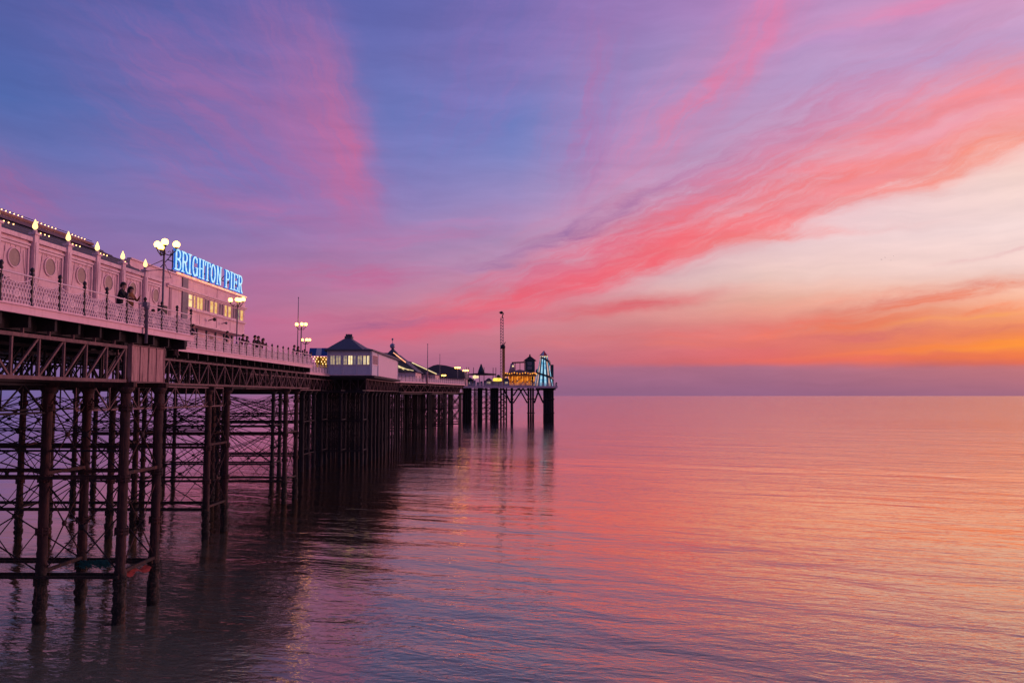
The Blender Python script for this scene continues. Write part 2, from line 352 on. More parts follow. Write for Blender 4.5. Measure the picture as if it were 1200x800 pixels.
# ------------------------------------------------------------------ mesh builder and object helpers
class MB:
    def __init__(s): s.v = []; s.f = []; s.m = []; s.k = 0; s.smooth = []
    def add(s, vs, fs, smooth=False):
        b = len(s.v); s.v += [tuple(v) for v in vs]
        for f in fs: s.f.append([i + b for i in f]); s.m.append(s.k); s.smooth.append(smooth)
        return s
    def box(s, x0, x1, y0, y1, z0, z1):
        return s.add([(x, y, z) for z in (z0, z1) for y in (y0, y1) for x in (x0, x1)],
                     [(0, 2, 3, 1), (4, 5, 7, 6), (0, 1, 5, 4), (2, 6, 7, 3), (0, 4, 6, 2), (1, 3, 7, 5)])
    def bar(s, p, q, w, h=None, up=(0, 0, 1)):
        p, q = Vector(p), Vector(q); h = h or w
        d = (q - p).normalized(); u = Vector(up)
        if abs(d.dot(u)) > .98: u = Vector((0, 1, 0))
        sx = d.cross(u).normalized() * w / 2; sz = sx.cross(d).normalized() * h / 2
        vs = [e + a * sx + b * sz for e in (p, q) for a, b in ((-1, -1), (1, -1), (1, 1), (-1, 1))]
        return s.add(vs, [(0, 1, 2, 3), (7, 6, 5, 4), (0, 4, 5, 1), (1, 5, 6, 2), (2, 6, 7, 3), (3, 7, 4, 0)])
    def tube(s, pts, r, n=6):
        pts = [Vector(p) for p in pts]; rs = r if isinstance(r, (list, tuple)) else [r] * len(pts)
        vs, fs = [], []
        for i, p in enumerate(pts):
            d = (pts[min(i + 1, len(pts) - 1)] - pts[max(i - 1, 0)]).normalized()
            u = Vector((0, 0, 1)) if abs(d.z) < .9 else Vector((1, 0, 0))
            a = d.cross(u).normalized(); b = d.cross(a)
            for k in range(n):
                t = 2 * math.pi * k / n; vs.append(p + (a * math.cos(t) + b * math.sin(t)) * rs[i])
        for i in range(len(pts) - 1):
            for k in range(n):
                fs.append((i * n + k, i * n + (k + 1) % n, (i + 1) * n + (k + 1) % n, (i + 1) * n + k))
        fs.append(tuple(range(n))[::-1]); fs.append(tuple(range((len(pts) - 1) * n, len(pts) * n)))
        return s.add(vs, fs, n > 5)
    def lathe(s, prof, c=(0, 0, 0), n=12, smooth=True):
        vs, fs = [], []
        for r, z in prof:
            for k in range(n):
                t = 2 * math.pi * k / n; vs.append((c[0] + r * math.cos(t), c[1] + r * math.sin(t), c[2] + z))
        for i in range(len(prof) - 1):
            for k in range(n): fs.append((i * n + k, i * n + (k + 1) % n, (i + 1) * n + (k + 1) % n, (i + 1) * n + k))
        fs.append(tuple(range(n))[::-1]); fs.append(tuple(range((len(prof) - 1) * n, len(prof) * n)))
        return s.add(vs, fs, smooth)
    def ball(s, c, r, n=10, rz=None):
        rz = rz or r; k = max(4, n // 2)
        return s.lathe([(max(.001, r * math.sin(math.pi * i / k)), -rz * math.cos(math.pi * i / k)) for i in range(k + 1)], c, n)
    def prism(s, poly, z0, z1):
        n = len(poly); vs = [(x, y, z0) for x, y in poly] + [(x, y, z1) for x, y in poly]
        return s.add(vs, [tuple(range(n))[::-1], tuple(range(n, 2 * n))] + [(i, (i + 1) % n, (i + 1) % n + n, i + n) for i in range(n)])
    def xprism(s, poly, y0, y1):      # polygon in X-Z pushed along Y
        n = len(poly); vs = [(x, y0, z) for x, z in poly] + [(x, y1, z) for x, z in poly]
        return s.add(vs, [tuple(range(n)), tuple(range(n, 2 * n))[::-1]] + [((i + 1) % n, i, i + n, (i + 1) % n + n) for i in range(n)])
    def disc_x(s, x, y, z, r0, r1, d, n=20):   # ring or disc facing +X
        vs, fs = [], []
        for xx, r in ((x, r0), (x + d, r0), (x + d, r1), (x, r1)):
            for k in range(n):
                t = 2 * math.pi * k / n; vs.append((xx, y + r * math.cos(t), z + r * math.sin(t)))
        for i in range(4):
            for k in range(n): fs.append((i * n + k, i * n + (k + 1) % n, ((i + 1) % 4) * n + (k + 1) % n, ((i + 1) % 4) * n + k))
        return s.add(vs, fs)
    def mesh(s, name, mats):
        me = bpy.data.meshes.new(name); me.from_pydata(s.v, [], s.f)
        for mt in (mats if isinstance(mats, (list, tuple)) else [mats]): me.materials.append(mt)
        me.polygons.foreach_set('material_index', s.m); me.polygons.foreach_set('use_smooth', s.smooth)
        me.update(); return me
    def build(s, name, mats, parent=None):
        return put(name, s.mesh(name, mats), parent)
def put(name, me, parent=None, loc=None, rotz=0.0):
    o = bpy.data.objects.new(name, me); COL.objects.link(o)
    if parent is not None: o.parent = parent
    if loc is not None: o.location = loc
    if rotz: o.rotation_euler = (0, 0, rotz)
    return o
def tag(o, label=None, cat=None, group=None, kind=None):
    for k, v in (('label', label), ('category', cat), ('group', group), ('kind', kind)):
        if v: o[k] = v
    return o
def thing(name, label, cat, group=None, loc=(0, 0, 0), rotz=0.0):
    o = bpy.data.objects.new(name, None); COL.objects.link(o)
    o.location = loc; o.rotation_euler = (0, 0, rotz); o.empty_display_size = .2
    return tag(o, label, cat, group)
def dup(root, loc, rotz=None, label=None):
    r = root.copy(); COL.objects.link(r); r.location = loc
    if rotz is not None: r.rotation_euler = (0, 0, rotz)
    if label: r['label'] = label
    for ch in list(root.children):
        c = ch.copy(); COL.objects.link(c); c.parent = r
        for gch in list(ch.children):
            d = gch.copy(); COL.objects.link(d); d.parent = c
    return r
def zc(z): return CAMZ + z

# ------------------------------------------------------------------ sea
mb = MB(); s_ = 12000
mb.add([(-s_, -200, 0), (s_, -200, 0), (s_, s_, 0), (-s_, s_, 0)], [(0, 1, 2, 3)])
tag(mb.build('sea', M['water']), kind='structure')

# ------------------------------------------------------------------ pier decks
D_EDGE = [(147.0, -28.4), (166.3, -27.6), (186.4, -21.7), (220.3, -15.9)]
DT = zc(3.0)          # promenade level
HT = zc(3.35)         # pier-head level
BRK = MB().box(-.05, .05, -.03, .03, -.95, -.62).box(-.09, .09, -.05, .05, -.99, -.95).mesh('bracket', M['girder'])
def deck(label, poly, edge, zt, fh=.27, soff=.7):
    t = thing('pier_deck', label, 'pier deck', 'decks of the pier')
    MB().prism(poly, zt - .16, zt - .04).build('boards', M['deck'], t)
    f = MB(); j = MB()
    for (x0, y0), (x1, y1) in zip(edge, edge[1:]):
        d = Vector((x1 - x0, y1 - y0, 0)); L = d.length; d.normalize(); inn = Vector((-d.y, d.x, 0))
        f.bar(Vector((x0, y0, zt - fh / 2)) + inn * .04, Vector((x1, y1, zt - fh / 2)) + inn * .04, .09, fh)
        f.bar(Vector((x0, y0, zt + .012)) + inn * .02, Vector((x1, y1, zt + .012)) + inn * .02, .17, .05)
        n = max(1, round(L / 1.56))
        for i in range(n):
            p = Vector((x0, y0, 0)) + d * (L * (i + .5) / n)
            q0 = p + inn * .25; q1 = p + inn * 7
            MB().bar((q0.x, q0.y, zt - .42), (q1.x, q1.y, zt - .42), .14, .5).build('joist', M['wood'], t)
            e = p + inn * .5
            put('bracket', BRK, t, (e.x, e.y, zt))
        a0 = Vector((x0, y0, zt - .45)) + inn * 1.0; a1 = Vector((x1, y1, zt - .45)) + inn * 1.0
        j.bar(a0, a1, .2, .55)
    f.build('fascia', M['fascia'], t); j.build('edge_beam', M['wood'], t)
    return t
Aedge = [(-16.8, 14), (-16.8, 40.3), (-21.2, 40.31)]
dA = deck('near wide deck section carrying the porthole arcade', [(-16.85, 14), (-16.85, 40.3), (-42, 40.3), (-42, 14)], Aedge, DT)
dB = deck('narrower deck section in front of the sign building', [(-21.25, 40.3), (-21.25, 80), (-42, 80), (-42, 40.3)], [(-21.2, 40.35), (-21.2, 80), (-27.7, 80.01)], DT)
dC = deck('recessed short deck section carrying the striped stall and white pavilion', [(-27.75, 80), (-27.75, 147), (-44, 147), (-44, 80)], [(-27.7, 80.05), (-27.7, 146.9)], DT)
pD = [(x, y) for y, x in D_EDGE]
dD = deck('far deck section behind the pavilion, under the lit gables', [(p[0] - .05, p[1]) for p in pD] + [(-22.3, 287), (-75, 287), (-75, 147)], pD + [(-22.3, 287)], DT)
dE = deck('seaward head deck of the pier with the fairground rides', [(-22.2, 288), (12.8, 288), (12.8, 345), (-75, 345), (-75, 288)], [(-22.2, 288), (12.8, 288), (12.81, 345)], HT, .7)

def lattice(name, p, q, z0, z1, n, parent, m='girder', mode='N', th=.13, flip=0):
    b = MB(); p = Vector((p[0], p[1], 0)); q = Vector((q[0], q[1], 0)); d = (q - p) / n
    for z in (z0, z1): b.bar(p + Vector((0, 0, z)), q + Vector((0, 0, z)), th * 1.5, th)
    up = (1, 0, 0)
    for i in range(n + 1):
        a = p + d * i
        if mode == 'N' or i % 2 == 0 or mode == 'WV': b.bar(a + Vector((.012, 0, z0)), a + Vector((.012, 0, z1)), th * .62, th * .62)
        if i < n:
            c = p + d * (i + 1)
            lo, hi = (a, c)
            if mode == 'N': sw = i < flip
            else: sw = i % 2 == 1
            if sw: lo, hi = c, a
            b.bar(lo + Vector((0, 0, z0)), hi + Vector((0, 0, z1)), th * .55, th * .55)
    o = b.build(name, M[m], parent); return o
# near deck: girder, box, inner girders
lattice('lattice_girder', (-17.3, 14.2), (-17.3, 34.3), zc(.62), zc(2.08), 13, dA, flip=8)
MB().box(-17.36, -17.2, 34.65, 37.9, zc(.58), zc(2.24)).build('girder_box_panel', M['boxpanel'], dA)
for k in range(5):
    y_ = 34.66 + k * .795; MB().box(-17.198, -17.165, y_, y_ + .055, zc(.6), zc(2.22)).build('panel_batten', M['boxpanel'], dA)
for z_ in (.58, 2.19): MB().box(-17.198, -17.15, 34.65, 37.9, zc(z_), zc(z_ + .05)).build('panel_edge', M['girder'], dA)
bb = MB(); bb.box(-17.42, -17.34, 34.3, 34.62, zc(.5), zc(2.3)); bb.box(-17.42, -17.34, 37.93, 38.1, zc(.5), zc(2.3)); bb.build('girder_end_plate', M['iron'], dA)
for x in (-20.7, -24.1, -27.6, -31.0, -34.5):
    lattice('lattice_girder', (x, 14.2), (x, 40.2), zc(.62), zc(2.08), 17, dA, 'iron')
for x in (-20.75, -24.1, -27.6):
    lattice('lower_girder', (x, 18), (x, 34.4), zc(-.75), zc(.45), 10, dA, 'iron', 'W', .09)
lattice('lattice_girder', (-21.5, 40.4), (-21.5, 79.8), zc(.70), zc(2.16), 26, dB, 'girder', 'WV', .11)
lattice('lower_girder', (-21.5, 38.0), (-21.5, 56.8), zc(-.74), zc(.52), 12, dB, 'girder', 'WV', .09)
for x in (-25, -28.1, -31.2, -34.4):
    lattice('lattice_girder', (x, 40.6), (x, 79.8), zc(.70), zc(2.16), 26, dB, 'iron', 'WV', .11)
lattice('lower_girder', (-25, 37.8), (-25, 54.2), zc(-.74), zc(.52), 10, dB, 'iron', 'WV', .09)
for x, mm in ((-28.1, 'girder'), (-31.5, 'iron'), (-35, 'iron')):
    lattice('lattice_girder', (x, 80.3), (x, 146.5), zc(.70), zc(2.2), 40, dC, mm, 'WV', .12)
lattice('lattice_girder', (-22.4, 113.6), (-22.9, 146.2), zc(.70), zc(2.3), 20, dC, 'girder', 'WV', .13)
lattice('lattice_girder', (-28.0, 113.4), (-22.4, 113.4), zc(.70), zc(2.3), 5, dC, 'iron', 'WV', .13)
for (y0, x0), (y1, x1) in zip(D_EDGE, D_EDGE[1:]):
    n = max(4, round(math.hypot(y1 - y0, x1 - x0) / 2.2))
    lattice('lattice_girder', (x0 - .5, y0), (x1 - .5, y1), zc(.75), zc(2.35), n, dD, 'girder', 'WV', .15)
    for k in range(4):
        MB().bar((x0 - .9 - 3.4 * k, y0, zc(.48)), (x1 - .9 - 3.4 * k, y1, zc(.48)), .35, .54).build('long_beam', M['iron'], dD)

for x in (-22.6, -28.3, -33):
    MB().box(x - .2, x + .2, 113.2 if x > -25 else 100, 150, zc(.6), zc(.697)).build('long_beam', M['iron'], dC)
MB().bar((-22.9, 146.5, zc(1.2)), (-28.3, 158, zc(1.2)), .5, 2.4).build('long_beam', M['iron'], dD)
for y, xe in ((160, -28.6), (175, -26), (189, -22), (204, -19.8), (219, -17.2), (240, -19), (265, -21.2)):
    MB().box(-70, xe, y - .15, y + .15, zc(.25), zc(2.55)).build('cross_girder', M['iron'], dD)
for y, xe in ((101, -28.3), (118, -23), (146.3, -23.6)):
    MB().box(-42, xe, y - .15, y + .15, zc(.55), zc(2.55)).build('cross_girder', M['iron'], dC)
# ------------------------------------------------------------------ trestles of iron columns
ZCAP = zc(.36)
def column_mesh(name, n, rings, r, seed):
    rnd = random.Random(seed); b = MB(); prof = []
    ph = [rnd.uniform(0, 6.28) for _ in range(3)]
    def lump(z): return (math.sin(z * 1.7 + ph[0]) + math.sin(z * 4.3 + ph[1]) + math.sin(z * 9.1 + ph[2])) / 3
    z = -3.0
    while z < ZCAP - .001:
        prof.append(z); z += rings
    prof.append(ZCAP - .30)
    vs, fs = [], []
    for z in prof:
        wet = max(0.0, min(1.0, (3.4 - z) / 2.2))
        for k in range(n):
            t = 2 * math.pi * k / n
            rr = r * (1 + .20 * wet + .16 * wet * lump(z)) + rnd.uniform(-1, 1) * r * (.06 + .26 * wet)
            vs.append((rr * math.cos(t), rr * math.sin(t), z))
    for i in range(len(prof) - 1):
        for k in range(n): fs.append((i * n + k, i * n + (k + 1) % n, (i + 1) * n + (k + 1) % n, (i + 1) * n + k))
    b.add(vs, fs, n > 6)
    if n > 6:
        for z in (6.15, 1.75, ZCAP - .9, 3.9):
            b.lathe([(r * 1.0, -.14), (r * 1.38, -.12), (r * 1.38, -.02), (r * 1.2, -.015), (r * 1.2, .015), (r * 1.38, .02), (r * 1.38, .12), (r * 1.0, .14)], (0, 0, z), n)
            for k in range(8): a = k * math.pi / 4; b.box(r * 1.3 * math.cos(a) - .02, r * 1.3 * math.cos(a) + .02, r * 1.3 * math.sin(a) - .02, r * 1.3 * math.sin(a) + .02, z - .17, z + .17)
        b.lathe([(r, 0), (r * 1.25, .08), (r * 1.7, .2), (r * 1.75, .3)], (0, 0, ZCAP - .3), n)
    else:
        b.box(-r * 1.5, r * 1.5, -r * 1.5, r * 1.5, ZCAP - .3, ZCAP)
    return b.mesh(name, M['rust'])
COLN = [column_mesh('column', 14, .13, .205, s) for s in range(4)]
COLM = [column_mesh('column', 9, .6, .205, s) for s in range(3)]
for _m in COLM: _m.materials[0] = M['iron']
COLF = column_mesh('column', 6, 3.0, .16, 9); COLF.materials[0] = M['iron']
LV = [zc(.20), zc(-3.55), zc(-7.75)]
def xpair(b, p, q, z1, z0, r, near):
    p, q = Vector((*p, 0)), Vector((*q, 0))
    for a, c in ((p, q), (q, p)):
        A = a + Vector((0, 0, z1)); B = c + Vector((0, 0, z0))
        if near:
            b.tube([A, B], r, 5)
        else:
            b.bar(A, B, r * 1.8)
    if near:
        mid = (p + q) / 2 + Vector((0, 0, (z0 + z1) / 2)); n = (q - p).normalized().cross(Vector((0, 0, 1)))
        b.tube([mid - n * .05, mid + n * .05], .13, 8)
def trestle(label, ys, xs, detail, tiers=2):
    t = thing('iron_trestle', label, 'pier trestle', 'iron trestles under the pier')
    cols = {2: COLN, 1: COLM, 0: [COLF]}[detail]
    mt = M['rust' if detail == 2 else 'iron']
    for y in ys:
        for i, x in enumerate(xs):
            put('column', cols[(i * 7 + int(y)) % len(cols)], t, (x, y, 0), (i * 1.3 + y) % 6.28 if detail else 0)
        for x0, x1 in zip(xs, xs[1:]):
            b = MB()
            for z1, z0 in zip(LV[:tiers + 1], LV[1:tiers + 1]):
                xpair(b, (x0, y), (x1, y), z1 - .15, z0 + .1, .034 if detail else .05, detail == 2)
            if detail and x0 - x1 > 5:
                zm = (LV[0] + LV[1]) / 2
                xpair(b, (x0, y - .03), (x1, y - .03), LV[0] - .2, zm, .026, False); xpair(b, (x0, y - .03), (x1, y - .03), zm, LV[1] + .1, .026, False)
                xm = (x0 + x1) / 2
                for a_ in (x0, x1): b.tube([(a_, y + .04, LV[1]), (xm, y + .04, LV[2])], .026, 5)
            b.build('cross_brace', M['iron'], t)
        xa, xb = min(xs) - .3, max(xs) + .05
        MB().box(xa, xb + .35, y - .15, y + .15, ZCAP + .002, ZCAP + .22).build('cap_beam', mt, t)
        if len(xs) > 1:
            for z in LV[1:tiers + 1]:
                MB().box(xa, xb, y + .215, y + .315, z - .08, z + .08).build('cross_strut', mt, t)
                MB().box(xa, xb, y - .315, y - .215, z - .06, z + .06).build('cross_strut', mt, t)
            if detail: MB().box(xa, xb, y - .04, y + .04, LV[1] + 1.1, LV[1] + 1.19).build('tie_bar', M['iron'], t)
    if detail or len(ys) == 2:
        for y0, y1 in zip(ys, ys[1:]):
            for x in xs:
                b = MB()
                for z1, z0 in zip(LV[:tiers + 1], LV[1:tiers + 1]):
                    xpair(b, (x + .02, y0), (x + .02, y1), z1 - .4, z0 + .2, .032 if detail else .045, detail == 2)
                for z in LV[1:tiers + 1]: b.bar((x + .06, y0, z + .18), (x + .06, y1, z + .18), .12, .14)
                b.bar((x - .1, y0, ZCAP + .32), (x - .1, y1, ZCAP + .32), .2, .18)
                b.build('pair_brace', mt, t)
    return t
def xr(a, b, st=3.45): return [a - st * i for i in range(int((a - b) / st) + 1)]
jit = random.Random(11)
def far(x0, y, k=.27, st=3.45): return [x - (jit.uniform(0, .9) if i else 0) for i, x in enumerate(xr(x0, -k * y, st))]
trestle('trestle with thick rusty columns standing below the pink box panel, red rag caught on it', (34.5, 37.65), [-17.3, -20.72, -27.2, -33.8], 2)
trestle('second trestle from the camera, under the near end of the sign building', (54.3, 57.7), [-21.5, -28.1, -34.3, -40.6], 2)
trestle('third trestle from the camera, under the far end of the sign building', (72.1, 75.5), [-21.5, -28.1, -34.4, -40.7], 2)
trestle('trestle under the mast and the lamps at the end of the second railing', (89.8, 92.4), [-28.2, -34.4, -40.5], 1)
trestle('close set trestle under the short recessed railing and striped stall', (102, 104.9, 107.6), [-28.2, -40.6], 1)
trestle('trestle under the near front wall of the white pavilion', (110.3, 113.0), far(-22.2, 111, .28, 2.6), 1)
trestle('trestle under the middle of the white pavilion', (119, 122, 125, 128, 131), far(-22.6, 122, .27, 2.1), 0)
trestle('trestle under the far end of the white pavilion', (137, 140, 143, 145.8, 148.7), far(-23.4, 142, .265, 2.2), 0)
trestle('trestle just beyond the pavilion, under the ball finial hall', (158, 161.2, 164), far(-28.4, 160, .26, 2.3), 0)
trestle('trestle under the lit gable nearest the pavilion', (171, 174.2, 177), far(-26.4, 173, .27, 2.6), 0)
trestle('trestle under the reddish pole on the far railing', (185, 187.6, 190.2), far(-21.9, 188, .27, 2.4), 0)
trestle('trestle under the smaller gabled hall', (201, 203, 205), far(-19.6, 203, .27, 2.4), 0)
trestle('last trestle before the pier head', (214, 216.4, 218.8), far(-17.0, 217, .27, 2.4), 0)
trestle('trestle deep in shade behind the last one before the pier head', (233, 237), far(-18.3, 235, .26, 2.6), 0)
trestle('trestle deepest in shade, just before the pier head', (262, 266), far(-20.4, 264, .24, 2.6), 0)

# pier head: clusters of stout piles in front, lattice behind
def pile_cluster(label, x0, x1, y, rows, r=.33):
    t = thing('pile_cluster', label, 'pile cluster', 'pile clusters under the pier head')
    n = max(1, round((x1 - x0) / (2.5 * r)))
    me = MB().lathe([(r * 1.08, -3), (r * 1.05, 2.2), (r * .97, 2.6), (r * .95, HT - .7)], n=8).mesh('pile', M['iron'])
    for k in range(rows):
        for i in range(n):
            put('pile', me, t, (x0 + (x1 - x0) * (i + .5) / n, y + k * 2.6, 0))
    b = MB()
    for z in (3.2, 8.2): b.box(x0 - .15, x1 + .15, y - .62, y - .46, z, z + .35)
    b.build('waling', M['wood'], t)
    return t
pile_cluster('pile cluster of the pier head beside the last iron trestle', -22.0, -18.7, 290, 3)
pile_cluster('narrow pile cluster under the dark canopy of the mast ride', -16.6, -14.6, 290, 3)
pile_cluster('pile cluster under the yellow lit ride at the tower foot', -11.8, -8.7, 290, 3)
pile_cluster('slim single post with diagonal struts under the tower ride side of the carousel', -4.3, -3.3, 290, 1, .48)
cl5 = pile_cluster('pile cluster with diagonal struts under the carousel', 1.85, 4.4, 290, 4)
cl6 = pile_cluster('broad pile cluster at the open corner under the helter skelter', 7.75, 11.55, 290, 4)
t = thing('lattice_frame', 'thin lattice columns between pile clusters under the pier head', 'pier frame')
for x in (-8.0, -6.9, -5.9, -13.4, -17.6, -19.9, -15.6, -10.2, 3.1, 9.6):
    for y in (291, 297, 304): MB().bar((x, y, -3), (x, y, HT - .7), .28).build('column', M['iron'], t)
b = MB()
for x0, x1 in ((-18.7, -16.6), (-14.6, -11.8), (-8.7, -5.9)):
    for y in (291.5, 304):
        b = MB()
        for k in range(5):
            z = .8 + k * 2.1; b.bar((x0, y, z), (x1, y, z + 2.0), .16); b.bar((x1, y, z), (x0, y, z + 2.0), .16); b.bar((x0, y, z), (x1, y, z), .14)
        b.build('cross_brace', M['iron'], t)
t = thing('strut_frame', 'open frame of y shaped struts beneath the carousel end', 'pier frame')
b = MB(); s = MB()
zt = HT - .75
for a, c in (((-3.3, 6.9), (.3, zt)), ((-4.3, 6.9), (-7.0, zt)), ((1.85, 6.9), (-1.2, zt)), ((4.4, 6.9), (6.3, zt)), ((7.75, 6.9), (5.2, zt)), ((-3.3, 9.6), (-1.4, zt)), ((1.85, 9.6), (.2, zt))):
    b.bar((a[0], 290, a[1]), (c[0], 290, c[1]), .5)
    s.bar((a[0], 300, a[1]), (c[0], 300, c[1]), .35)
b.build('strut', M['iron'], t); s.build('rear_strut', M['iron'], t)
b = MB()
for x in (-22, -15, -8, -4, 2, 8, 11.5):
    b.box(x - .15, x + .15, 289.3, 344, HT - 1.1, HT - .72)
b.box(-22, 12.2, 289.6, 289.9, HT - 1.45, HT - 1.12); b.box(-22, 12.2, 304, 304.3, HT - 1.45, HT - 1.12)
b.build('deck_beam', M['iron'], dE)

# ------------------------------------------------------------------ railings
def post_mesh():
    b = MB(); b.lathe([(.075, 0), (.075, .08), (.045, .12), (.04, .55), (.055, .6), (.04, .65), (.038, 1.08), (.06, 1.12), (.075, 1.16), (.05, 1.2), (.04, 1.22), (.075, 1.28), (.07, 1.34), (.02, 1.40)], n=10)
    return b.mesh('post', M['black'])
POST = post_mesh()
POSTF = MB().lathe([(.07, 0), (.05, .1), (.05, 1.1), (.085, 1.2), (.07, 1.33), (.02, 1.38)], n=6).mesh('post', M['black'])
def lace_mesh(w, fine):
    b = MB(); n = 10 if fine else 6
    # panel in the local X-Z plane, centred on x = 0; scalloped upper edge that rises to the posts
    def top(x): return .76 + .20 * (abs(x) / (w / 2)) ** 2.2
    def ring(cx, cz, r0, r1, th, sq=1.0):
        vs, fs = [], []
        for yy, r in ((-th, r0), (th, r0), (th, r1), (-th, r1)):
            for k in range(n):
                t = 2 * math.pi * k / n + .3; vs.append((cx + r * math.cos(t), yy, cz + r * math.sin(t) * sq))
        for i in range(4):
            for k in range(n): fs.append((i * n + k, i * n + (k + 1) % n, ((i + 1) % 4) * n + (k + 1) % n, ((i + 1) % 4) * n + k))
        b.add(vs, fs)
    st = .15 if fine else .19
    nx = int((w - .1) / st); nz = 0
    z = .13
    while z < .98:
        off = st / 2 if nz % 2 else 0
        for i in range(nx + 1):
            x = -w / 2 + .07 + off + i * st
            if abs(x) < w / 2 - .03 and z < top(x): ring(x, z, st * .37, st * .54, .014, 1.12)
        z += st * .93; nz += 1
    # centre rosette and little scrolls
    ring(0, .42, .10, .15, .022); ring(0, .42, .02, .06, .022)
    for k in range(8):
        t = k * math.pi / 4; b.bar((.05 * math.cos(t), 0, .42 + .05 * math.sin(t)), (.13 * math.cos(t), 0, .42 + .13 * math.sin(t)), .03)
    b.bar((-w / 2, 0, .065), (w / 2, 0, .065), .05, .04, (0, 1, 0))
    pts = [(-w / 2 + w * i / 12, 0, top(-w / 2 + w * i / 12) + .03) for i in range(13)]
    b.tube(pts, .018, 5)
    return b.mesh('lace_panel', M['lace'])
def simple_panel(w):
    b = MB(); n = 9
    for i in range(n): x = -w / 2 + w * (i + .5) / n; b.bar((x, 0, .08), (x, 0, .84), .05)
    for z in (.08, .32, .6, .84): b.bar((-w / 2, 0, z), (w / 2, 0, z), .04, .05)
    for i in range(n - 1):
        x = -w / 2 + w * (i + .5) / n; b.bar((x, 0, .32), (x + w / n, 0, .6), .03)
    return b.mesh('lace_panel', M['lace'])
PANEL = {'fine': lace_mesh(1.50, True), 'mid': lace_mesh(1.50, False)}
def railing(label, path, z, kind, first=0.0, spacing=1.57):
    t = thing('railing', label, 'railing', 'railings along the pier edge')
    rail = MB()
    for si, ((x0, y0), (x1, y1)) in enumerate(zip(path, path[1:])):
        d = Vector((x1 - x0, y1 - y0, 0)); L = d.length; d.normalize(); inn = Vector((-d.y, d.x, 0)) * .12
        n = max(1, round(L / spacing)); sp = L / n; a = math.atan2(d.y, d.x)
        for i in range(n + 1):
            p = Vector((x0, y0, z)) + d * sp * i + inn
            if i < n or si == len(path) - 2: put('post', POST if kind == 'fine' else POSTF, t, p)
            if i < n:
                c = p + d * sp / 2
                if kind == 'far':
                    key = round(sp, 2)
                    if key not in PANEL: PANEL[key] = simple_panel(sp - .08)
                    put('lace_panel', PANEL[key], t, c, a)
                else:
                    o = put('lace_panel', PANEL[kind], t, c, a); o.scale = (max(.2, (sp - .07) / 1.5), 1, 1)
        A = Vector((x0, y0, z + 1.07)) + inn; B = Vector((x1, y1, z + 1.07)) + inn
        rail.tube([A, B], .032 if kind == 'fine' else .04, 6)
    rail.build('handrail', M['lace'], t)
    return t
railing('ornate railing of the near wide deck, in front of the porthole arcade', [(-16.8, 26.64 - 1.59 * 6), (-16.8, 40.15)], DT, 'fine', spacing=1.59)
railing('railing with people leaning on it, in front of the sign building', [(-21.2, 40.6), (-21.2, 79.8)], DT, 'mid', spacing=1.58)
railing('short recessed railing beneath the striped stall', [(-27.7, 80.4), (-27.7, 112.9)], DT, 'mid', spacing=1.57)
railing('long railing of the far deck between pavilion and pier head', pD[:1] + pD[1:], DT, 'far', spacing=1.9)
railing('railing around the edge of the pier head by the rides', [(-22.2, 288), (12.7, 288), (12.7, 300)], HT, 'far', spacing=1.9)

# ------------------------------------------------------------------ arcade with porthole windows
t = thing('arcade_building', 'long pink arcade building with round porthole windows and bulb strung roof', 'arcade building')
WX = -23.2
ys = [31.35 + 2.75 * i for i in range(-5, 8)]       # pilaster positions; last at 50.6
ys = [36.87 - 2.756 * 7 + 2.756 * i for i in range(0, 12)]
Y0, Y1 = 16.0, 50.3
b = MB(); b.box(-36.5, WX, Y0, Y1, DT, zc(7.22)); b.build('wall', M['wall'], t)
c = MB(); c.box(WX + .003, WX + .16, Y0, Y1 + .05, zc(7.22), zc(7.42)); c.box(WX + .003, WX + .1, Y0, Y1 + .02, zc(7.0), zc(7.1)); c.box(WX - .3, WX + .001, Y0, Y1 + .03, zc(7.223), zc(7.40))
c.build('cornice', M['trim'], t)
c = MB()
c.box(WX + .003, WX + .1, Y0, Y1, zc(4.55), zc(4.75)); c.box(WX + .003, WX + .07, Y0, Y1, DT + .05, DT + .55)
c.build('dado_rail', M['trim'], t)
MB().box(WX + .002, WX + .045, Y0, Y1, DT + .56, zc(4.54)).build('dado', M['dado'], t)
MB().box(WX + .002, WX + .03, Y0, Y1, zc(4.76), zc(5.2)).build('dado', M['dado'], t)
fin = MB().lathe([(.045, 0), (.105, .06), (.118, .13), (.10, .23), (.05, .36), (.01, .48)], n=12).mesh('finial_lamp', M['finial'])
bays = [y for y in ys if Y0 + .2 < y < Y1]
for y in bays:
    p = MB(); p.box(WX + .004, WX + .24, y - .17, y + .17, DT, zc(7.56)); p.box(WX + .241, WX + .27, y - .10, y + .10, DT + .6, zc(7.2))
    p.box(WX - .04, WX + .30, y - .24, y + .24, zc(7.56), zc(7.66)); p.lathe([(.12, 0), (.09, .08), (.12, .12), (.06, .16)], (WX + .12, y, zc(7.66)), 8)
    po = p.build('pilaster', M['trim'], t)
    put('finial_lamp', fin, po, (WX + .12, y, zc(7.84)))
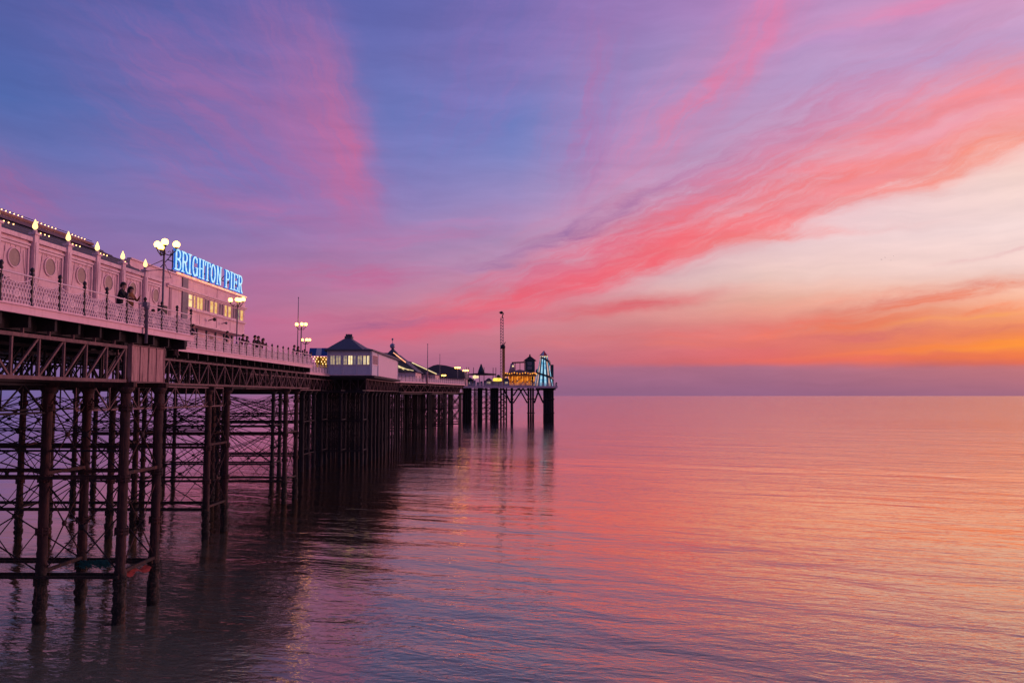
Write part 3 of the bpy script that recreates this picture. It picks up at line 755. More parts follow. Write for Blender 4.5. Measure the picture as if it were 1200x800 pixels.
for ya, yb in zip(bays, bays[1:] + [Y1 + .8]):
    ym = (ya + yb) / 2 + .06; yb = min(yb, Y1 + .1)
    if ym > Y1 - .6: continue
    w = MB(); w.disc_x(WX + .004, ym, zc(6.27), .41, .47, .06, 24)
    wo = w.build('porthole_window', M['trim'], t)
    g_ = MB(); g_.disc_x(WX + .006, ym, zc(6.27), .001, .41, .03, 24)
    g_.build('pane', M['paneglass'], wo)
    m = MB(); g2 = MB()
    for yy in (ya + .28, yb - .30): m.box(WX + .004, WX + .07, yy - .05, yy + .05, zc(4.8), zc(6.95))
    m.box(WX + .004, WX + .065, ya + .24, yb - .25, zc(6.86), zc(6.97))
    for k in range(6):
        yy = ya + .45 + k * (yb - ya - .9) / 5; hz = 6.84 if k in (0, 5) else (6.84)
        lo = 4.85 if k in (0, 5) else 6.80 - .0
        if k not in (0, 5): lo = 6.72 if k in (2, 3) else 6.45
        g2.box(WX + .002, WX + .012, yy - .012, yy + .012, zc(lo), zc(hz))
    for sgn in (-1, 1):   # curved spandrel line each side of the window
        pts = [(WX + .02, ym + sgn * (.95 - .28 * math.sin(i / 8 * math.pi / 2)), zc(5.2 + 1.5 * i / 8)) for i in range(9)]
        g2.tube(pts, .010, 4)
    m.build('panel_frame', M['trim'], t); g2.build('panel_groove', M['groove'], t)
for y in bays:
    g2 = MB(); g2.box(WX + .003, WX + .02, y - .30, y - .175, DT + .5, zc(6.98)); g2.build('pilaster_shade_strip', M['groove'], t)  # raised dark strip painting the shade beside each pilaster onto the wall
r = MB()
ez, rz = zc(7.42), zc(9.55)
r.add([(WX - .25, Y0, ez), (WX - .25, Y1, ez), (-27.6, Y1, rz), (-27.6, Y0, rz), (-32, Y0, ez), (-32, Y1, ez)], [(0, 1, 2, 3), (3, 2, 5, 4), (1, 5, 2), (0, 3, 4)])
for k in range(1, 7):
    f_ = k / 7; xx = WX - .25 + (-27.6 - WX + .25) * f_; zz = ez + (rz - ez) * f_
    r.bar((xx, Y0, zz + .02), (xx, Y1, zz + .02), .05, .05)
r.build('roof', M['slate'], t)
r = MB(); r.bar((-27.6, Y0, rz + .05), (-27.6, Y1 - .5, rz + .05), .5, .16)
r.add([(-26.2, Y0, zc(8.92)), (-26.2, Y1 - 2, zc(8.92)), (-27.58, Y1 - 2, rz + .07), (-27.58, Y0, rz + .07)], [(0, 1, 2, 3)])
r.build('roof_ridge', M['brownroof'], t)
def bulb_parts(parent, p, q, n, skip):
    p, q = Vector(p), Vector(q)
    for i in range(n):
        if not skip(i): put('bulb', BULB, parent, p.lerp(q, (i + .5) / n))
BULB = MB().lathe([(.008, -.036), (.036, -.008), (.036, .01), (.008, .036)], n=6).mesh('bulb', M['bulb'])
def bulbs(name, parent, p, q, n, r=.05, skip=None, mat='bulb'):
    b = MB(); p, q = Vector(p), Vector(q)
    for i in range(n):
        if skip and skip(i): continue
        c = p.lerp(q, (i + .5) / n); b.lathe([(.01, -r), (r, -r * .2), (r, r * .3), (.01, r)], c, 6)
    return b.build(name, M[mat], parent)
bulb_parts(t, (-25.3, 24, zc(8.48)), (-25.3, 50, zc(8.48)), 70, lambda i: (i // 4) % 2 == 0)
bulb_parts(t, (-27.3, 24, zc(9.72)), (-27.3, 49.5, zc(9.72)), 74, lambda i: (i // 3) % 3 == 0)
b = MB()
for p, q in (((-25.3, 24, zc(8.52)), (-25.3, 50, zc(8.52))), ((-27.3, 24, zc(9.74)), (-27.3, 49.5, zc(9.74)))): b.tube([p, q], .02, 4)
b.build('light_cable', M['black'], t)

# ------------------------------------------------------------------ the sign building
t = thing('sign_building', 'two storey pink building with lit clerestory windows under the neon sign', 'building')
BX = -25.4; BA, BB = 50.6, 72.0
b = MB(); b.box(-36.6, BX, BA, BB, zc(5.50), zc(8.80)); b.box(-36.6, BX - .9, BA, BB - .2, DT, zc(5.497)); b.build('wall', M['wall'], t)
b = MB(); b.box(BX + .003, BX + .22, 55.9, BB + .05, zc(7.86), zc(8.0)); b.box(BX + .003, BX + .12, 55.9, BB + .03, zc(7.74), zc(7.857)); b.box(BX - .2, BX + .1, BA, BB + .04, zc(8.803), zc(8.90)); b.build('cornice', M['trim'], t)
b = MB(); b.box(BX + .003, BX + .16, 59.3, BB + .04, zc(6.50), zc(6.64)); b.box(BX + .003, BX + .05, 59.3, BB, zc(6.44), zc(6.497)); b.build('window_sill', M['trim'], t)
b = MB(); b.box(BX - .88, BX + .35, 57.5, BB + .05, zc(5.36), zc(5.495)); b.build('canopy', M['trim'], t)
b = MB(); b.box(BX + .003, BX + .09, 58.5, 59.45, DT, zc(8.8)); b.build('grey_pilaster', M['grey'], t)
b = MB(); b.box(BX + .002, BX + .05, 56.4, 56.75, zc(5.5), zc(7.74)); b.box(BX + .002, BX + .02, 65.3, 65.36, zc(5.5), zc(8.8)); b.box(BX + .002, BX + .015, 61.9, 61.94, zc(5.5), zc(6.4)); b.box(BX + .002, BX + .015, 68.4, 68.44, zc(5.5), zc(6.4)); b.build('wall_joint', M['groove'], t)
wins = [(59.55, 60.4, 'litwhite'), (60.5, 61.0, 'lit'), (61.1, 62.4, 'lit'), (62.55, 63.6, 'darkglass'), (63.75, 64.55, 'lit'), (64.65, 65.4, 'lit'), (65.5, 66.7, 'darkglass'), (66.85, 67.6, 'lit'), (67.7, 68.5, 'lit'), (68.7, 69.8, 'darkglass'), (70.0, 70.55, 'dimlit'), (70.65, 71.5, 'lit')]
for a, c_, mm in wins:
    f = MB(); z0, z1 = zc(6.66), zc(7.72)
    for y in (a, c_ - .07): f.box(BX + .004, BX + .07, y, y + .07, z0, z1)
    f.box(BX + .004, BX + .065, a + .07, c_ - .07, z0, z0 + .07); f.box(BX + .004, BX + .065, a + .07, c_ - .07, z1 - .07, z1)
    if mm == 'litwhite': f.box(BX + .004, BX + .06, a + .07, c_ - .07, z0 + .6, z0 + .66)
    elif c_ - a > 1: f.box(BX + .004, BX + .06, (a + c_) / 2 - .03, (a + c_) / 2 + .03, z0 + .07, z1 - .07)
    fo = f.build('window', M['trim'], t)
    MB().box(BX + .003, BX + .02, a + .07, c_ - .07, z0 + .07, z1 - .07).build('pane', M[mm], fo)
b = MB()
for k in range(20):
    y = 57.2 + k * .74; b.box(BX + .12, BX + .20, y, y + .66, zc(8.91), zc(8.98))
b.build('light_strip', M['strip'], t)
for k, y in enumerate((60, 62.6, 66, 69.4)):
    d_ = MB(); d_.box(BX - .897, BX - .84, y, y + 1.1, DT, DT + 2.2); MB_ = d_.build('door', M['trim'], t)
    MB().box(BX - .839, BX - .83, y + .12, y + .98, DT + .9, DT + 2.05).build('pane', M['darkglass'], MB_)
b = MB(); b.bar((BX + .1, 63.4, zc(6.0)), (BX + .6, 63.4, zc(6.15)), .07); b.ball((BX + .6, 63.4, zc(6.1)), .16, 8); b.build('floodlight', M['black'], t)
b = MB(); b.bar((BX + .1, 66.2, zc(6.0)), (BX + .5, 66.2, zc(6.1)), .06); b.ball((BX + .5, 66.2, zc(6.05)), .12, 8); b.build('floodlight', M['grey'], t)

# neon letters: strokes in a 1 x 1 box (y along the pier, z up)
def arc(cx, cz, rx, rz, a0, a1, n=10): return [(cx + rx * math.cos(R(a0 + (a1 - a0) * i / n)), cz + rz * math.sin(R(a0 + (a1 - a0) * i / n))) for i in range(n + 1)]
TK, TN = .20, .09
def stem(x, sl=.18): return [([(x, .03), (x, .97)], TK), ([(x - sl, .03), (x + sl, .03)], TN), ([(x - sl, .97), (x + sl, .97)], TN)]
LET = {
    'B': stem(.25, .2) + [([(.25, .95)] + arc(.55, .74, .28, .21, 90, -90) + [(.25, .53)], .15), ([(.25, .51)] + arc(.58, .27, .32, .24, 90, -90) + [(.25, .03)], .15)],
    'R': stem(.25, .2) + [([(.25, .95)] + arc(.55, .73, .29, .22, 90, -90) + [(.25, .51)], .15), ([(.5, .5), (.62, .42), (.78, .10), (.98, .03)], .17)],
    'I': stem(.5, .26),
    'G': [(arc(.52, .5, .36, .46, 50, 320, 20), .16), ([(.86, .05), (.86, .42)], TK), ([(.62, .44), (1.0, .44)], TN), ([(.80, .92), (.80, .68)], TN)],
    'H': stem(.22) + stem(.78) + [([(.22, .5), (.78, .5)], .10)],
    'T': stem(.5, .2)[:2] + [([(.06, .95), (.94, .95)], .11), ([(.08, .97), (.08, .74)], TN), ([(.92, .97), (.92, .74)], TN)],
    'O': [(arc(.5, .5, .36, .45, 0, 360, 24), .18)],
    'N': [([(.2, .03), (.2, .97)], .12), ([(.82, .03), (.82, .97)], .12), ([(.2, .97), (.82, .03)], .2), ([(.04, .03), (.36, .03)], TN), ([(.04, .97), (.26, .97)], TN), ([(.66, .97), (.98, .97)], TN)],
    'P': stem(.25, .2) + [([(.25, .95)] + arc(.55, .71, .30, .24, 90, -90) + [(.25, .47)], .15)],
    'E': stem(.25, .2)[:1] + [([(.05, .95), (.88, .95)], .10), ([(.05, .05), (.90, .05)], .10), ([(.25, .5), (.7, .5)], .09), ([(.88, .97), (.88, .76)], TN), ([(.90, .03), (.90, .26)], TN), ([(.70, .4), (.70, .6)], TN)],
}
def ribbon(b, pts, w, x0, x1, fy, fz, closed=False):
    # a stroke of width w (in letter units of the width) extruded from x0 to x1
    P2 = [Vector((fy(a), fz(c), 0)) for a, c in pts]; n = len(P2); L_, R_ = [], []
    for i, p in enumerate(P2):
        d = (P2[min(i + 1, n - 1)] - P2[max(i - 1, 0)]).normalized(); nn = Vector((-d.y, d.x, 0)) * w / 2
        L_.append(p + nn); R_.append(p - nn)
    vs = [(x, q.x, q.y) for x in (x0, x1) for q in L_ + R_]
    fs = []
    for i in range(n - 1):
        l0, l1, r0, r1 = i, i + 1, n + i, n + i + 1; o = 2 * n
        fs += [(l0 + o, l1 + o, r1 + o, r0 + o), (l0, r0, r1, l1), (l0, l1, l1 + o, l0 + o), (r0, r0 + o, r1 + o, r1)]
    o = 2 * n
    fs += [(0, o, o + n, n), (n - 1, 2 * n - 1, o + 2 * n - 1, o + n - 1)]
    b.add(vs, fs)
sg = thing('pier_sign', 'glowing blue and white neon sign reading BRIGHTON PIER on the roof edge', 'neon sign')
SX = -25.55
text = 'BRIGHTON PIER'
wid = {'I': .62, ' ': .62, 'N': 1.04, 'O': 1.06, 'G': 1.06, 'H': 1.04}
tot = sum(wid.get(ch, 1.0) for ch in text); unit = (71.6 - 57.4) / tot
y = 57.4
for ch in text:
    wd = wid.get(ch, 1.0) * unit
    if ch != ' ':
        yl = y + .02 * unit; lw = (1.0 if ch != 'I' else 1.0) * unit * .97 * (1.0 if ch != 'I' else 1.0)
        if ch == 'I': yl = y - .19 * unit
        zb = zc(9.24); hh = 1.58
        fy = lambda a, yl=yl, lw=lw: yl + a * lw
        fz = lambda c_: zb + c_ * hh
        back, tub = MB(), MB()
        for k, (pts, w) in enumerate(LET[ch]):
            ribbon(back, pts, w * lw * 1.0 + .015, SX - .13, SX - k * .004, fy, fz)
            ribbon(tub, pts, max(.07, w * lw * .66), SX + .004 + k * .003, SX + .05 + k * .004, fy, fz)
        lo = back.build('letter', M['neonblue'], sg); tub.build('neon_tube', M['tube'], lo)
    y += wd
b = MB()
for k in range(9):
    yy = 57.6 + k * 1.72
    b.bar((SX - .2, yy, zc(8.80)), (SX - .2, yy, zc(10.7)), .06); b.bar((SX - .2, yy, zc(10.4)), (SX - 1.6, yy, zc(8.8)), .05); b.bar((SX + .1, yy, zc(8.9)), (SX - .2, yy + .8, zc(9.2)), .04)
for z in (9.2, 9.9): b.bar((SX - .4, 57.3, zc(z)), (SX - .4, 71.7, zc(z)), .06)
b.build('support_frame', M['black'], sg)

# ------------------------------------------------------------------ lamp standards
def lamp(label, x, y, z, h, offs, cage=0.0, gr=.165, rr=1.0, group='globe lamp standards on the pier'):
    t = thing('lamp_standard', label, 'street lamp', group, (x, y, z))
    p = MB(); p.lathe([(.20, 0), (.20, .45), (.14, .5), (.12, .95), (.09, 1.0), (.055 * rr, 1.1), (.05 * rr, h - .5), (.08, h - .45), (.05, h - .3), (.03, h - .15)], n=10)
    p.build('post', M['black' if cage else 'grey'], t)
    gm = MB().ball((0, 0, 0), gr, 16).mesh('globe', M['globe'])
    for dx, dy, dz in offs:
        a = MB(); zz = h + dz - gr - .03
        pts = [(0, 0, h - .5), (dx * .45, dy * .45, h - .58), (dx * .8, dy * .8, zz - .2), (dx * .98, dy * .98, zz - .12), (dx, dy, zz)]
        a.tube(pts, .026 * rr, 6); a.lathe([(.02, -.04), (.09, 0), (.10, .05)], (dx, dy, zz), 8)
        a.tube([(dx * .3, dy * .3, h - .42), (dx * .45, dy * .45, h - .36), (dx * .6, dy * .6, h - .44), (dx * .5, dy * .5, h - .52)], .018, 5)
        ao = a.build('arm', M['black'], t); put('globe', gm, ao, (dx, dy, h + dz))
    return t
tl = lamp('tallest looking globe lamp standard, braced by rods beside the neon sign', -17.55, 38.3, DT, 4.42, [(.53, .15, -.02), (-.45, .25, 0), (.14, -.25, .03), (-.12, -.1, -.17)])
b = MB(); zz = 3.62
for p, q in (((0, 0, zz), (-5.55, 9.55, 4.75)), ((0, 0, zz - .5), (-5.55, 9.6, 4.6)), ((0, 0, zz - .1), (-7.9, 18.5, 5.5))): b.tube([p, q], .022, 5)
b.build('stay_rod', M['grey'], tl)
b = MB(); b.box(-.16, .16, -.2, .2, .95, 1.35); b.build('switch_box', M['black'], tl)
lamp('globe lamp standard in front of the sign building', -22.1, 61.0, DT, 4.40, [(-.63, .2, 0), (-.14, .3, .04), (.27, -.3, -.06), (.43, .0, .02)])
lamp('globe lamp standard with its lamps highest at the end of the leaning row', -23.4, 83.5, DT, 4.50, [(-.52, .1, 0), (-.04, .3, .05), (.14, -.3, -.02), (.46, .0, 0)], rr=1.2)
lamp('globe lamp standard standing lower, between the mast and the striped stall', -28.7, 104.5, DT, 4.32, [(-.44, .1, 0), (.1, .3, .04), (.22, -.3, -.02), (.55, .0, 0)], rr=1.3)
lamp('far globe lamp standard, taller of the pair beside the dark hipped hall', -18.6, 228, DT, 4.9, [(-.6, 0, 0), (-.1, .3, 0), (.2, -.3, 0), (.6, 0, 0)], gr=.22, rr=2)
lamp('far globe lamp standard, lower of the pair beside the dark hipped hall', -17.0, 238, DT, 4.4, [(-.6, 0, 0), (-.1, .3, 0), (.2, -.3, 0), (.6, 0, 0)], gr=.22, rr=2)
lamp('low far globe lamp in front of the dark hipped hall', -22.6, 228, DT, 2.7, [(-.4, 0, 0), (.1, .2, 0), (.5, -.1, 0)], gr=.19, rr=2)

def mast(label, x, y, h, z=DT, r=.045):
    t = thing('flag_mast', label, 'flag mast', 'bare flag masts')
    MB().lathe([(r * 1.5, 0), (r * 1.3, h * .3), (r, h * .7), (r * .7, h)], n=7).build('pole', M['grey'], t).parent = t
    MB().ball((0, 0, h), r * 1.6, 6).build('truck', M['grey'], t)
    MB().lathe([(r * 3, 0), (r * 3, .25), (r * 1.6, .3)], n=8).build('base', M['black'], t)
    t.location = (x, y, z); return t
mast('tall bare flag mast beside the leaning people and lamp', -23.9, 84, 7.4)
mast('tallest bare flag mast above the far gabled halls', -24.5, 205, 10.2, r=.09)
mast('shorter bare flag mast in front of the dark hipped hall', -23.5, 226, 8.6, r=.075)
t = thing('rail_post', 'grey pole clamped outside the near railing', 'pole')
b = MB(); b.lathe([(.07, 0), (.07, 1.5), (.11, 1.52), (.11, 1.66)], (-16.66, 34.85, zc(2.3)), 8); b.build('pole', M['grey'], t)
b = MB(); b.box(-16.80, -16.60, 34.72, 35.0, zc(3.9), zc(4.12)); b.build('lamp_head', M['grey'], t)
t = thing('rail_post', 'thick reddish pole standing at the far railing', 'pole')
MB().lathe([(.30, 0), (.26, 1.2), (.30, 2.6), (.34, 2.9)], (-22.2, 184.6, zc(2.5)), 8).build('pole', M['boxpanel'], t)

# ------------------------------------------------------------------ white pavilion
t = thing('pavilion', 'pale pavilion with hipped slate roofs and lit windows jutting over the sea', 'pavilion')
foot = [(-28.0, 114), (-21.75, 114), (-23.1, 146.5), (-33.5, 146.5), (-28.0, 115)]
zb, ze = zc(2.84), zc(6.38)
MB().prism(foot, zb, ze).build('wall', M['pavwall'], t)
b = MB(); b.prism([(-28.1, 113.6), (-21.2, 113.6), (-22.55, 147), (-33.5, 147)], zc(2.5), zc(2.835)); b.build('floor_slab', M['wood'], t)
b = MB(); b.box(-28.05, -21.72, 113.90, 113.985, zb, zb + .14); b.box(-28.05, -21.72, 113.92, 113.985, zc(4.22), zc(4.34)); b.box(-28.05, -21.72, 113.92, 113.985, zc(5.72), zc(5.84)); b.build('wall_trim', M['trim'], t)
for x in (-28.02, -25.95, -23.9, -21.85): MB().box(x - .09, x + .09, 113.88, 113.99, zb + .15, ze).build('corner_board', M['pavwall'], t)
for a, c_, mm in ((-27.7, -26.95, 'dimlit'), (-26.87, -26.1, 'dimlit'), (-25.8, -25.2, 'dimlit'), (-25.12, -24.4, 'litwhite'), (-24.32, -23.98, 'dimlit'), (-23.75, -23.0, 'dimlit'), (-22.92, -22.5, 'litwhite'), (-22.42, -21.98, 'litwhite')):
    f = MB(); z0, z1 = zc(4.42), zc(5.68)
    for x in (a, c_ - .07, (a + c_) / 2 - .03): f.box(x, x + .06, 113.93, 113.99, z0, z1)
    f.box(a, c_, 113.94, 113.99, z0 - .05, z0); f.box(a, c_, 113.94, 113.99, z1, z1 + .05)
    fo = f.build('window', M['pavwall'], t)
    MB().box(a + .05, c_ - .05, 113.965, 113.995, z0, z1).build('pane', M[mm], fo)
# side cladding towards the sea
def side(y, off=0.0): return -21.75 + (-23.1 + 21.75) * (y - 114) / 32.5 + off
b = MB()
for k in range(44):
    y = 121.2 + k * .575; b.bar((side(y, .04), y, zb + .1), (side(y, .04), y, ze - .3), .07, .46, (0, 1, 0))
b.build('plank_cladding', M['planks'], t)
b = MB()
for y in (114.2, 120.6, 146.2): b.bar((side(y, .06), y, zb), (side(y, .06), y, ze), .14, .3, (0, 1, 0))
b.build('side_post', M['pavwall'], t)
f = MB().bar((side(117.4, .05), 114.8, zc(5.2)), (side(117.4, .0), 120.0, zc(5.2)), .05, 1.5).build('window', M['trim'], t)
MB().bar((side(117.4, .09), 115.1, zc(5.2)), (side(117.4, .04), 119.7, zc(5.2)), .04, 1.25).build('pane', M['darkglass'], f)
r = MB(); r.prism([(-28.45, 113.3), (-21.4, 113.3), (-22.6, 147.2), (-33.8, 147.2)], ze + .003, ze + .2)
r.build('eaves', M['slate'], t)
r = MB(); zr = ze + .2
def hip(b, x0, x1, y0, y1, z0, ax0, ax1, ay0, ay1, z1):
    b.add([(x0, y0, z0), (x1, y0, z0), (x1, y1, z0), (x0, y1, z0), (ax0, ay0, z1), (ax1, ay0, z1), (ax1, ay1, z1), (ax0, ay1, z1)],
          [(0, 1, 5, 4), (1, 2, 6, 5), (2, 3, 7, 6), (3, 0, 4, 7), (4, 5, 6, 7)])
hip(r, -28.3, -22.9, 113.5, 123, zr, -26.4, -25.4, 117, 119, zc(8.35))
hip(r, -28.3, -22.55, 113.4, 147, zr - .002, -27.2, -23.3, 119, 140, zc(7.1))
hip(r, -31.3, -26.6, 128, 140, zr, -29.4, -28.9, 131, 135, zc(8.95))
r.build('roof', M['slate'], t)
for x, y, z in ((-25.9, 118, 8.35), (-26.0, 134, 7.05)):
    ch = MB(); ch.box(x - .55, x + .55, y - .5, y + .5, zc(z) - .6, zc(z) + .42)
    for k in range(3): ch.lathe([(.16, 0), (.18, .15), (.14, .35)], (x - .33 + k * .33, y, zc(z) + .42), 7)
    ch.build('chimney', M['slate'], t)

# striped stall
t = thing('striped_stall', 'stall with blue and white striped awning and rows of warm bulbs', 'stall')
b = MB(); b.k = 0
xs = [-34.5, -33.35, -32.5, -31.2]
for k, (a, c_) in enumerate(zip(xs, xs[1:])):
    b.k = k % 2
    b.add([(a, 127.6, zc(6.35)), (c_, 127.6, zc(6.35)), (c_, 128.2, zc(7.65)), (a, 128.2, zc(7.65)), (a, 132, zc(7.75)), (c_, 132, zc(7.75))], [(0, 1, 2, 3), (3, 2, 5, 4)])
b.build('awning', [M['stripeblue'], M['stripewhite']], t)
b = MB(); b.box(-34.45, -31.25, 131.7, 131.9, DT, zc(6.4)); b.build('back_wall', M['stallglow'], t)
b = MB(); b.box(-34.45, -31.25, 128.3, 128.9, DT, DT + 1.5); b.build('counter', M['brownroof'], t)
b = MB()
for x in (-34.4, -32.8, -31.3): b.box(x - .07, x + .07, 128, 128.14, DT, zc(6.4))
b.build('post', M['gold'], t)
for k, (z, y) in enumerate(((6.25, 128), (5.95, 129.3), (5.6, 130.5), (5.25, 131.2))):
    bulbs('bulb_row', t, (-34.4, y, zc(z)), (-31.3, y, zc(z - .15)), 6, .075)

# far halls
t = thing('gabled_hall', 'gabled hall with lit roof verge and silver ball finial', 'hall')
b = MB(); b.xprism([(-45, zc(5.8)), (-26.3, zc(5.8)), (-32.6, zc(10.7)), (-39, zc(10.7))], 200, 212); b.build('roof', M['slate'], t)
b = MB(); b.box(-45, -27, 200.5, 212, DT, zc(5.79)); b.build('wall', M['wall'], t)
b = MB(); b.bar((-32.55, 199.9, zc(10.72)), (-29.4, 199.9, zc(8.27)), .16, .2); b.build('verge_light', M['strip'], t)
b = MB()
for k in range(3):
    b.bar((-33.2 + k * .8, 199.6, zc(8.3 - k * .85 + .5)), (-27.4 - (2 - k) * 1.2, 199.6, zc(6.4 - k * .1)), .10, .14)
b.build('light_row', M['litwhite'], t)
b = MB(); b.lathe([(1.6, 0), (1.2, .6), (.4, 1.4), (.2, 1.9)], (-32.9, 201, zc(10.2)), 8); b.build('cupola', M['slate'], t)
b = MB(); b.ball((-32.98, 201, zc(12.48)), .68, 16); b.lathe([(.25, 0), (.14, .5)], (-32.98, 201, zc(11.6)), 8); b.ball((-32.98, 201, zc(14.2)), .3, 8); b.tube([(-32.98, 201, zc(12.9)), (-32.98, 201, zc(14.2))], .08, 5); b.build('ball_finial', M['silver'], t)
t = thing('gabled_hall', 'smaller gabled hall with one long bright verge light', 'hall')
b = MB(); b.xprism([(-36, zc(5.6)), (-22.9, zc(5.6)), (-29.9, zc(8.9)), (-31.2, zc(9.35)), (-33, zc(8.9))], 215, 226); b.build('roof', M['slate'], t)
b = MB(); b.box(-36, -23.6, 215.4, 226, DT, zc(5.59)); b.build('wall', M['wall'], t)
b = MB(); b.bar((-29.9, 214.8, zc(8.85)), (-23.2, 214.8, zc(5.75)), .16, .22); b.build('verge_light', M['litwhite'], t)
t = thing('hipped_hall', 'broad dark hipped hall with low rounded roof before the rides', 'hall')
b = MB(); b.xprism([(-31, zc(5.4)), (-17.6, zc(5.2)), (-17.9, zc(7.0)), (-20.3, zc(8.4)), (-23.7, zc(9.2)), (-26.1, zc(9.5)), (-27.5, zc(9.2)), (-29.6, zc(8.2))], 245, 262); b.build('roof', M['slate'], t)
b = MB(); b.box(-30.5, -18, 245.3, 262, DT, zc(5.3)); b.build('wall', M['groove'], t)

# ------------------------------------------------------------------ rides on the pier head (z above HT)
t = thing('mast_ride', 'ride with a ring of thin masts and dark canopy', 'fairground ride')
b = MB()
for x in (-21.1, -20.2, -18.6, -16.4, -14.4, -11.2, -10.1): b.lathe([(.14, HT), (.10, zc(10.6))], (x, 302 + math.sin(x) * 3, 0), 6)
b.build('mast', M['iron'], t)
b = MB(); b.lathe([(5.2, 0), (5.4, .2), (5.2, .45), (1.0, .8)], (-15.3, 303, zc(7.7)), 20); b.build('canopy', M['iron'], t)
b = MB(); b.lathe([(1.4, 0), (1.1, 1.2), (.6, 2.4), (.2, 3.6)], (-15.7, 303, zc(8.3)), 9); b.build('centre_spire', M['darkteal'], t)
b = MB(); b.ball((-17.9, 299.5, zc(6.9)), .85, 10, .7); b.ball((-16.9, 299.6, zc(6.9)), .5, 8); b.build('lamp_cluster', M['litwhite'], t)
b = MB()
for k in range(9): b.box(-21 + k * 1.3, -20.2 + k * 1.3, 299, 300, HT, HT + 1.6 + (k % 3) * .3)
b.build('ride_car', M['grey'], t)
for k, (x, w_, h_, y, mm, lab) in enumerate(((-20.3, 2.6, 2.6, 306, 'darkteal', 'small dark teal kiosk behind the lit lamp cluster of the mast ride'), (-12.6, 2.2, 2.2, 298.5, 'groove', 'small dull purple booth beside the yellow lit ride'), (-5.9, 1.9, 2.3, 297, 'stripeblue', 'small blue booth between the tower foot and the carousel'))):
    t = thing('booth', lab, 'booth', 'booths on the pier head')
    MB().box(x - w_ / 2, x + w_ / 2, y, y + 2, HT, HT + h_).build('wall', M[mm], t)
    b = MB(); hip(b, x - w_ / 2 - .25, x + w_ / 2 + .25, y - .25, y + 2.25, HT + h_ + .002, x - .3, x + .3, y + .8, y + 1.2, HT + h_ + .9); b.build('roof', M['slate'], t)
    f = MB().box(x - w_ / 2 + .3, x + w_ / 2 - .3, y - .06, y - .004, HT + .9, HT + 1.8).build('hatch', M['grey'], t)
    MB().box(x - w_ / 2 + .4, x + w_ / 2 - .4, y - .09, y - .064, HT + 1.0, HT + 1.7).build('pane', M['dimlit'], f)
t = thing('tower_ride', 'tall thin lattice tower ride with a dark hooked arm on top', 'fairground ride')
b = MB(); tx, ty, w = -7.75, 302, .55
for sx in (-w, w):
    for sy in (-w, w): b.bar((tx + sx, ty + sy, HT), (tx + sx, ty + sy, zc(29.5)), .16)
k = 0
z = HT
while z < zc(29):
    for sy in (-w, w): b.bar((tx - w, ty + sy, z), (tx + w, ty + sy, z + 1.1), .11); b.bar((tx - w, ty + sy, z), (tx + w, ty + sy, z), .11)
    for sx in (-w, w): b.bar((tx + sx, ty - w, z), (tx + sx, ty + w, z + 1.1), .11)
    z += 1.1
b.build('lattice_tower', M['ivory'], t)
b = MB(); b.box(-7.55, -6.6, 301, 302.9, HT, zc(17.6)); b.build('counterweight_column', M['gold'], t)
b = MB(); b.ball((-7.3, 301.5, zc(18.4)), .95, 8); b.box(-8.2, -6.5, 300.9, 302, zc(17.7), zc(18.6)); b.bar((-7.3, 301.5, zc(18.6)), (-6.4, 301.5, zc(20.2)), .3); b.build('car_cluster', M['black'], t)
b = MB(); b.tube([(-7.75, 302, zc(29.4)), (-7.5, 302, zc(30.4)), (-7.2, 302, zc(31.1))], .22, 6); b.ball((-7.95, 302, zc(31.5)), .75, 8, .6); b.bar((-8.9, 302, zc(31.6)), (-7.0, 302, zc(31.2)), .25); b.build('hooked_arm', M['black'], t)
t = thing('bumper_ride', 'small yellow lit ride at the foot of the tower', 'fairground ride')
b = MB(); b.lathe([(1.6, 0), (1.75, .6), (1.4, 1.1)], (-9.3, 297, zc(5.3)), 12); b.build('car', M['yellowglow'], t)
b = MB(); b.lathe([(.5, 0), (.75, .5), (.5, 1.0), (.1, 1.2)], (-8.9, 297, zc(6.5)), 8); b.build('figurehead', M['black'], t)
b = MB(); b.box(-11, -7.6, 296.4, 297.6, HT, zc(5.25)); b.build('base', M['grey'], t)
t = thing('carousel', 'round carousel glowing orange under a bulb lined canopy', 'carousel')
cx, cy = -.9, 304.5
b = MB(); b.lathe([(6.5, 0), (6.6, .12), (6.4, .3), (3.0, 1.3), (.3, 1.9)], (cx, cy, zc(7.9)), 24); b.build('canopy', M['brownroof'], t)
b = MB(); b.lathe([(6.62, 0), (6.62, .55), (6.3, .56)], (cx, cy, zc(7.2)), 24); b.build('rounding_board', M['gold'], t)
b = MB()
for k in range(40):
    a = 2 * math.pi * k / 40; b.ball((cx + 6.66 * math.cos(a), cy + 6.66 * math.sin(a), zc(8.25) + .18 * math.cos(a * 10)), .24, 6)
b.build('bulb_ring', M['goldglow'], t)
b = MB(); b.lathe([(4.4, 0), (4.2, 3.3)], (cx, cy, zc(3.9)), 18); b.build('centre_drum', M['fairglow'], t)
b = MB(); b.lathe([(6.3, 0), (6.3, .35)], (cx, cy, HT), 24); b.build('platform', M['gold'], t)
horse = MB(); horse.ball((0, 0, 0), .35, 8, .3); horse.bar((.3, 0, .1), (.55, 0, .55), .18); horse.bar((.5, 0, .55), (.8, 0, .42), .16)
for lx in (-.22, .22): horse.bar((lx, 0, -.2), (lx + .15, 0, -.75), .09)
hm = horse.mesh('horse', M['ivory']); pm = MB().lathe([(.06, 0), (.06, 3.4)], n=5).mesh('pole', M['goldglow'])
for k in range(18):
    a = 2 * math.pi * k / 18
    po = put('pole', pm, t, (cx + 5.6 * math.cos(a), cy + 5.6 * math.sin(a), zc(3.75)))
    put('horse', hm, po, (0, 0, 1.3 + .3 * math.sin(k * 2.1)), a + math.pi / 2)
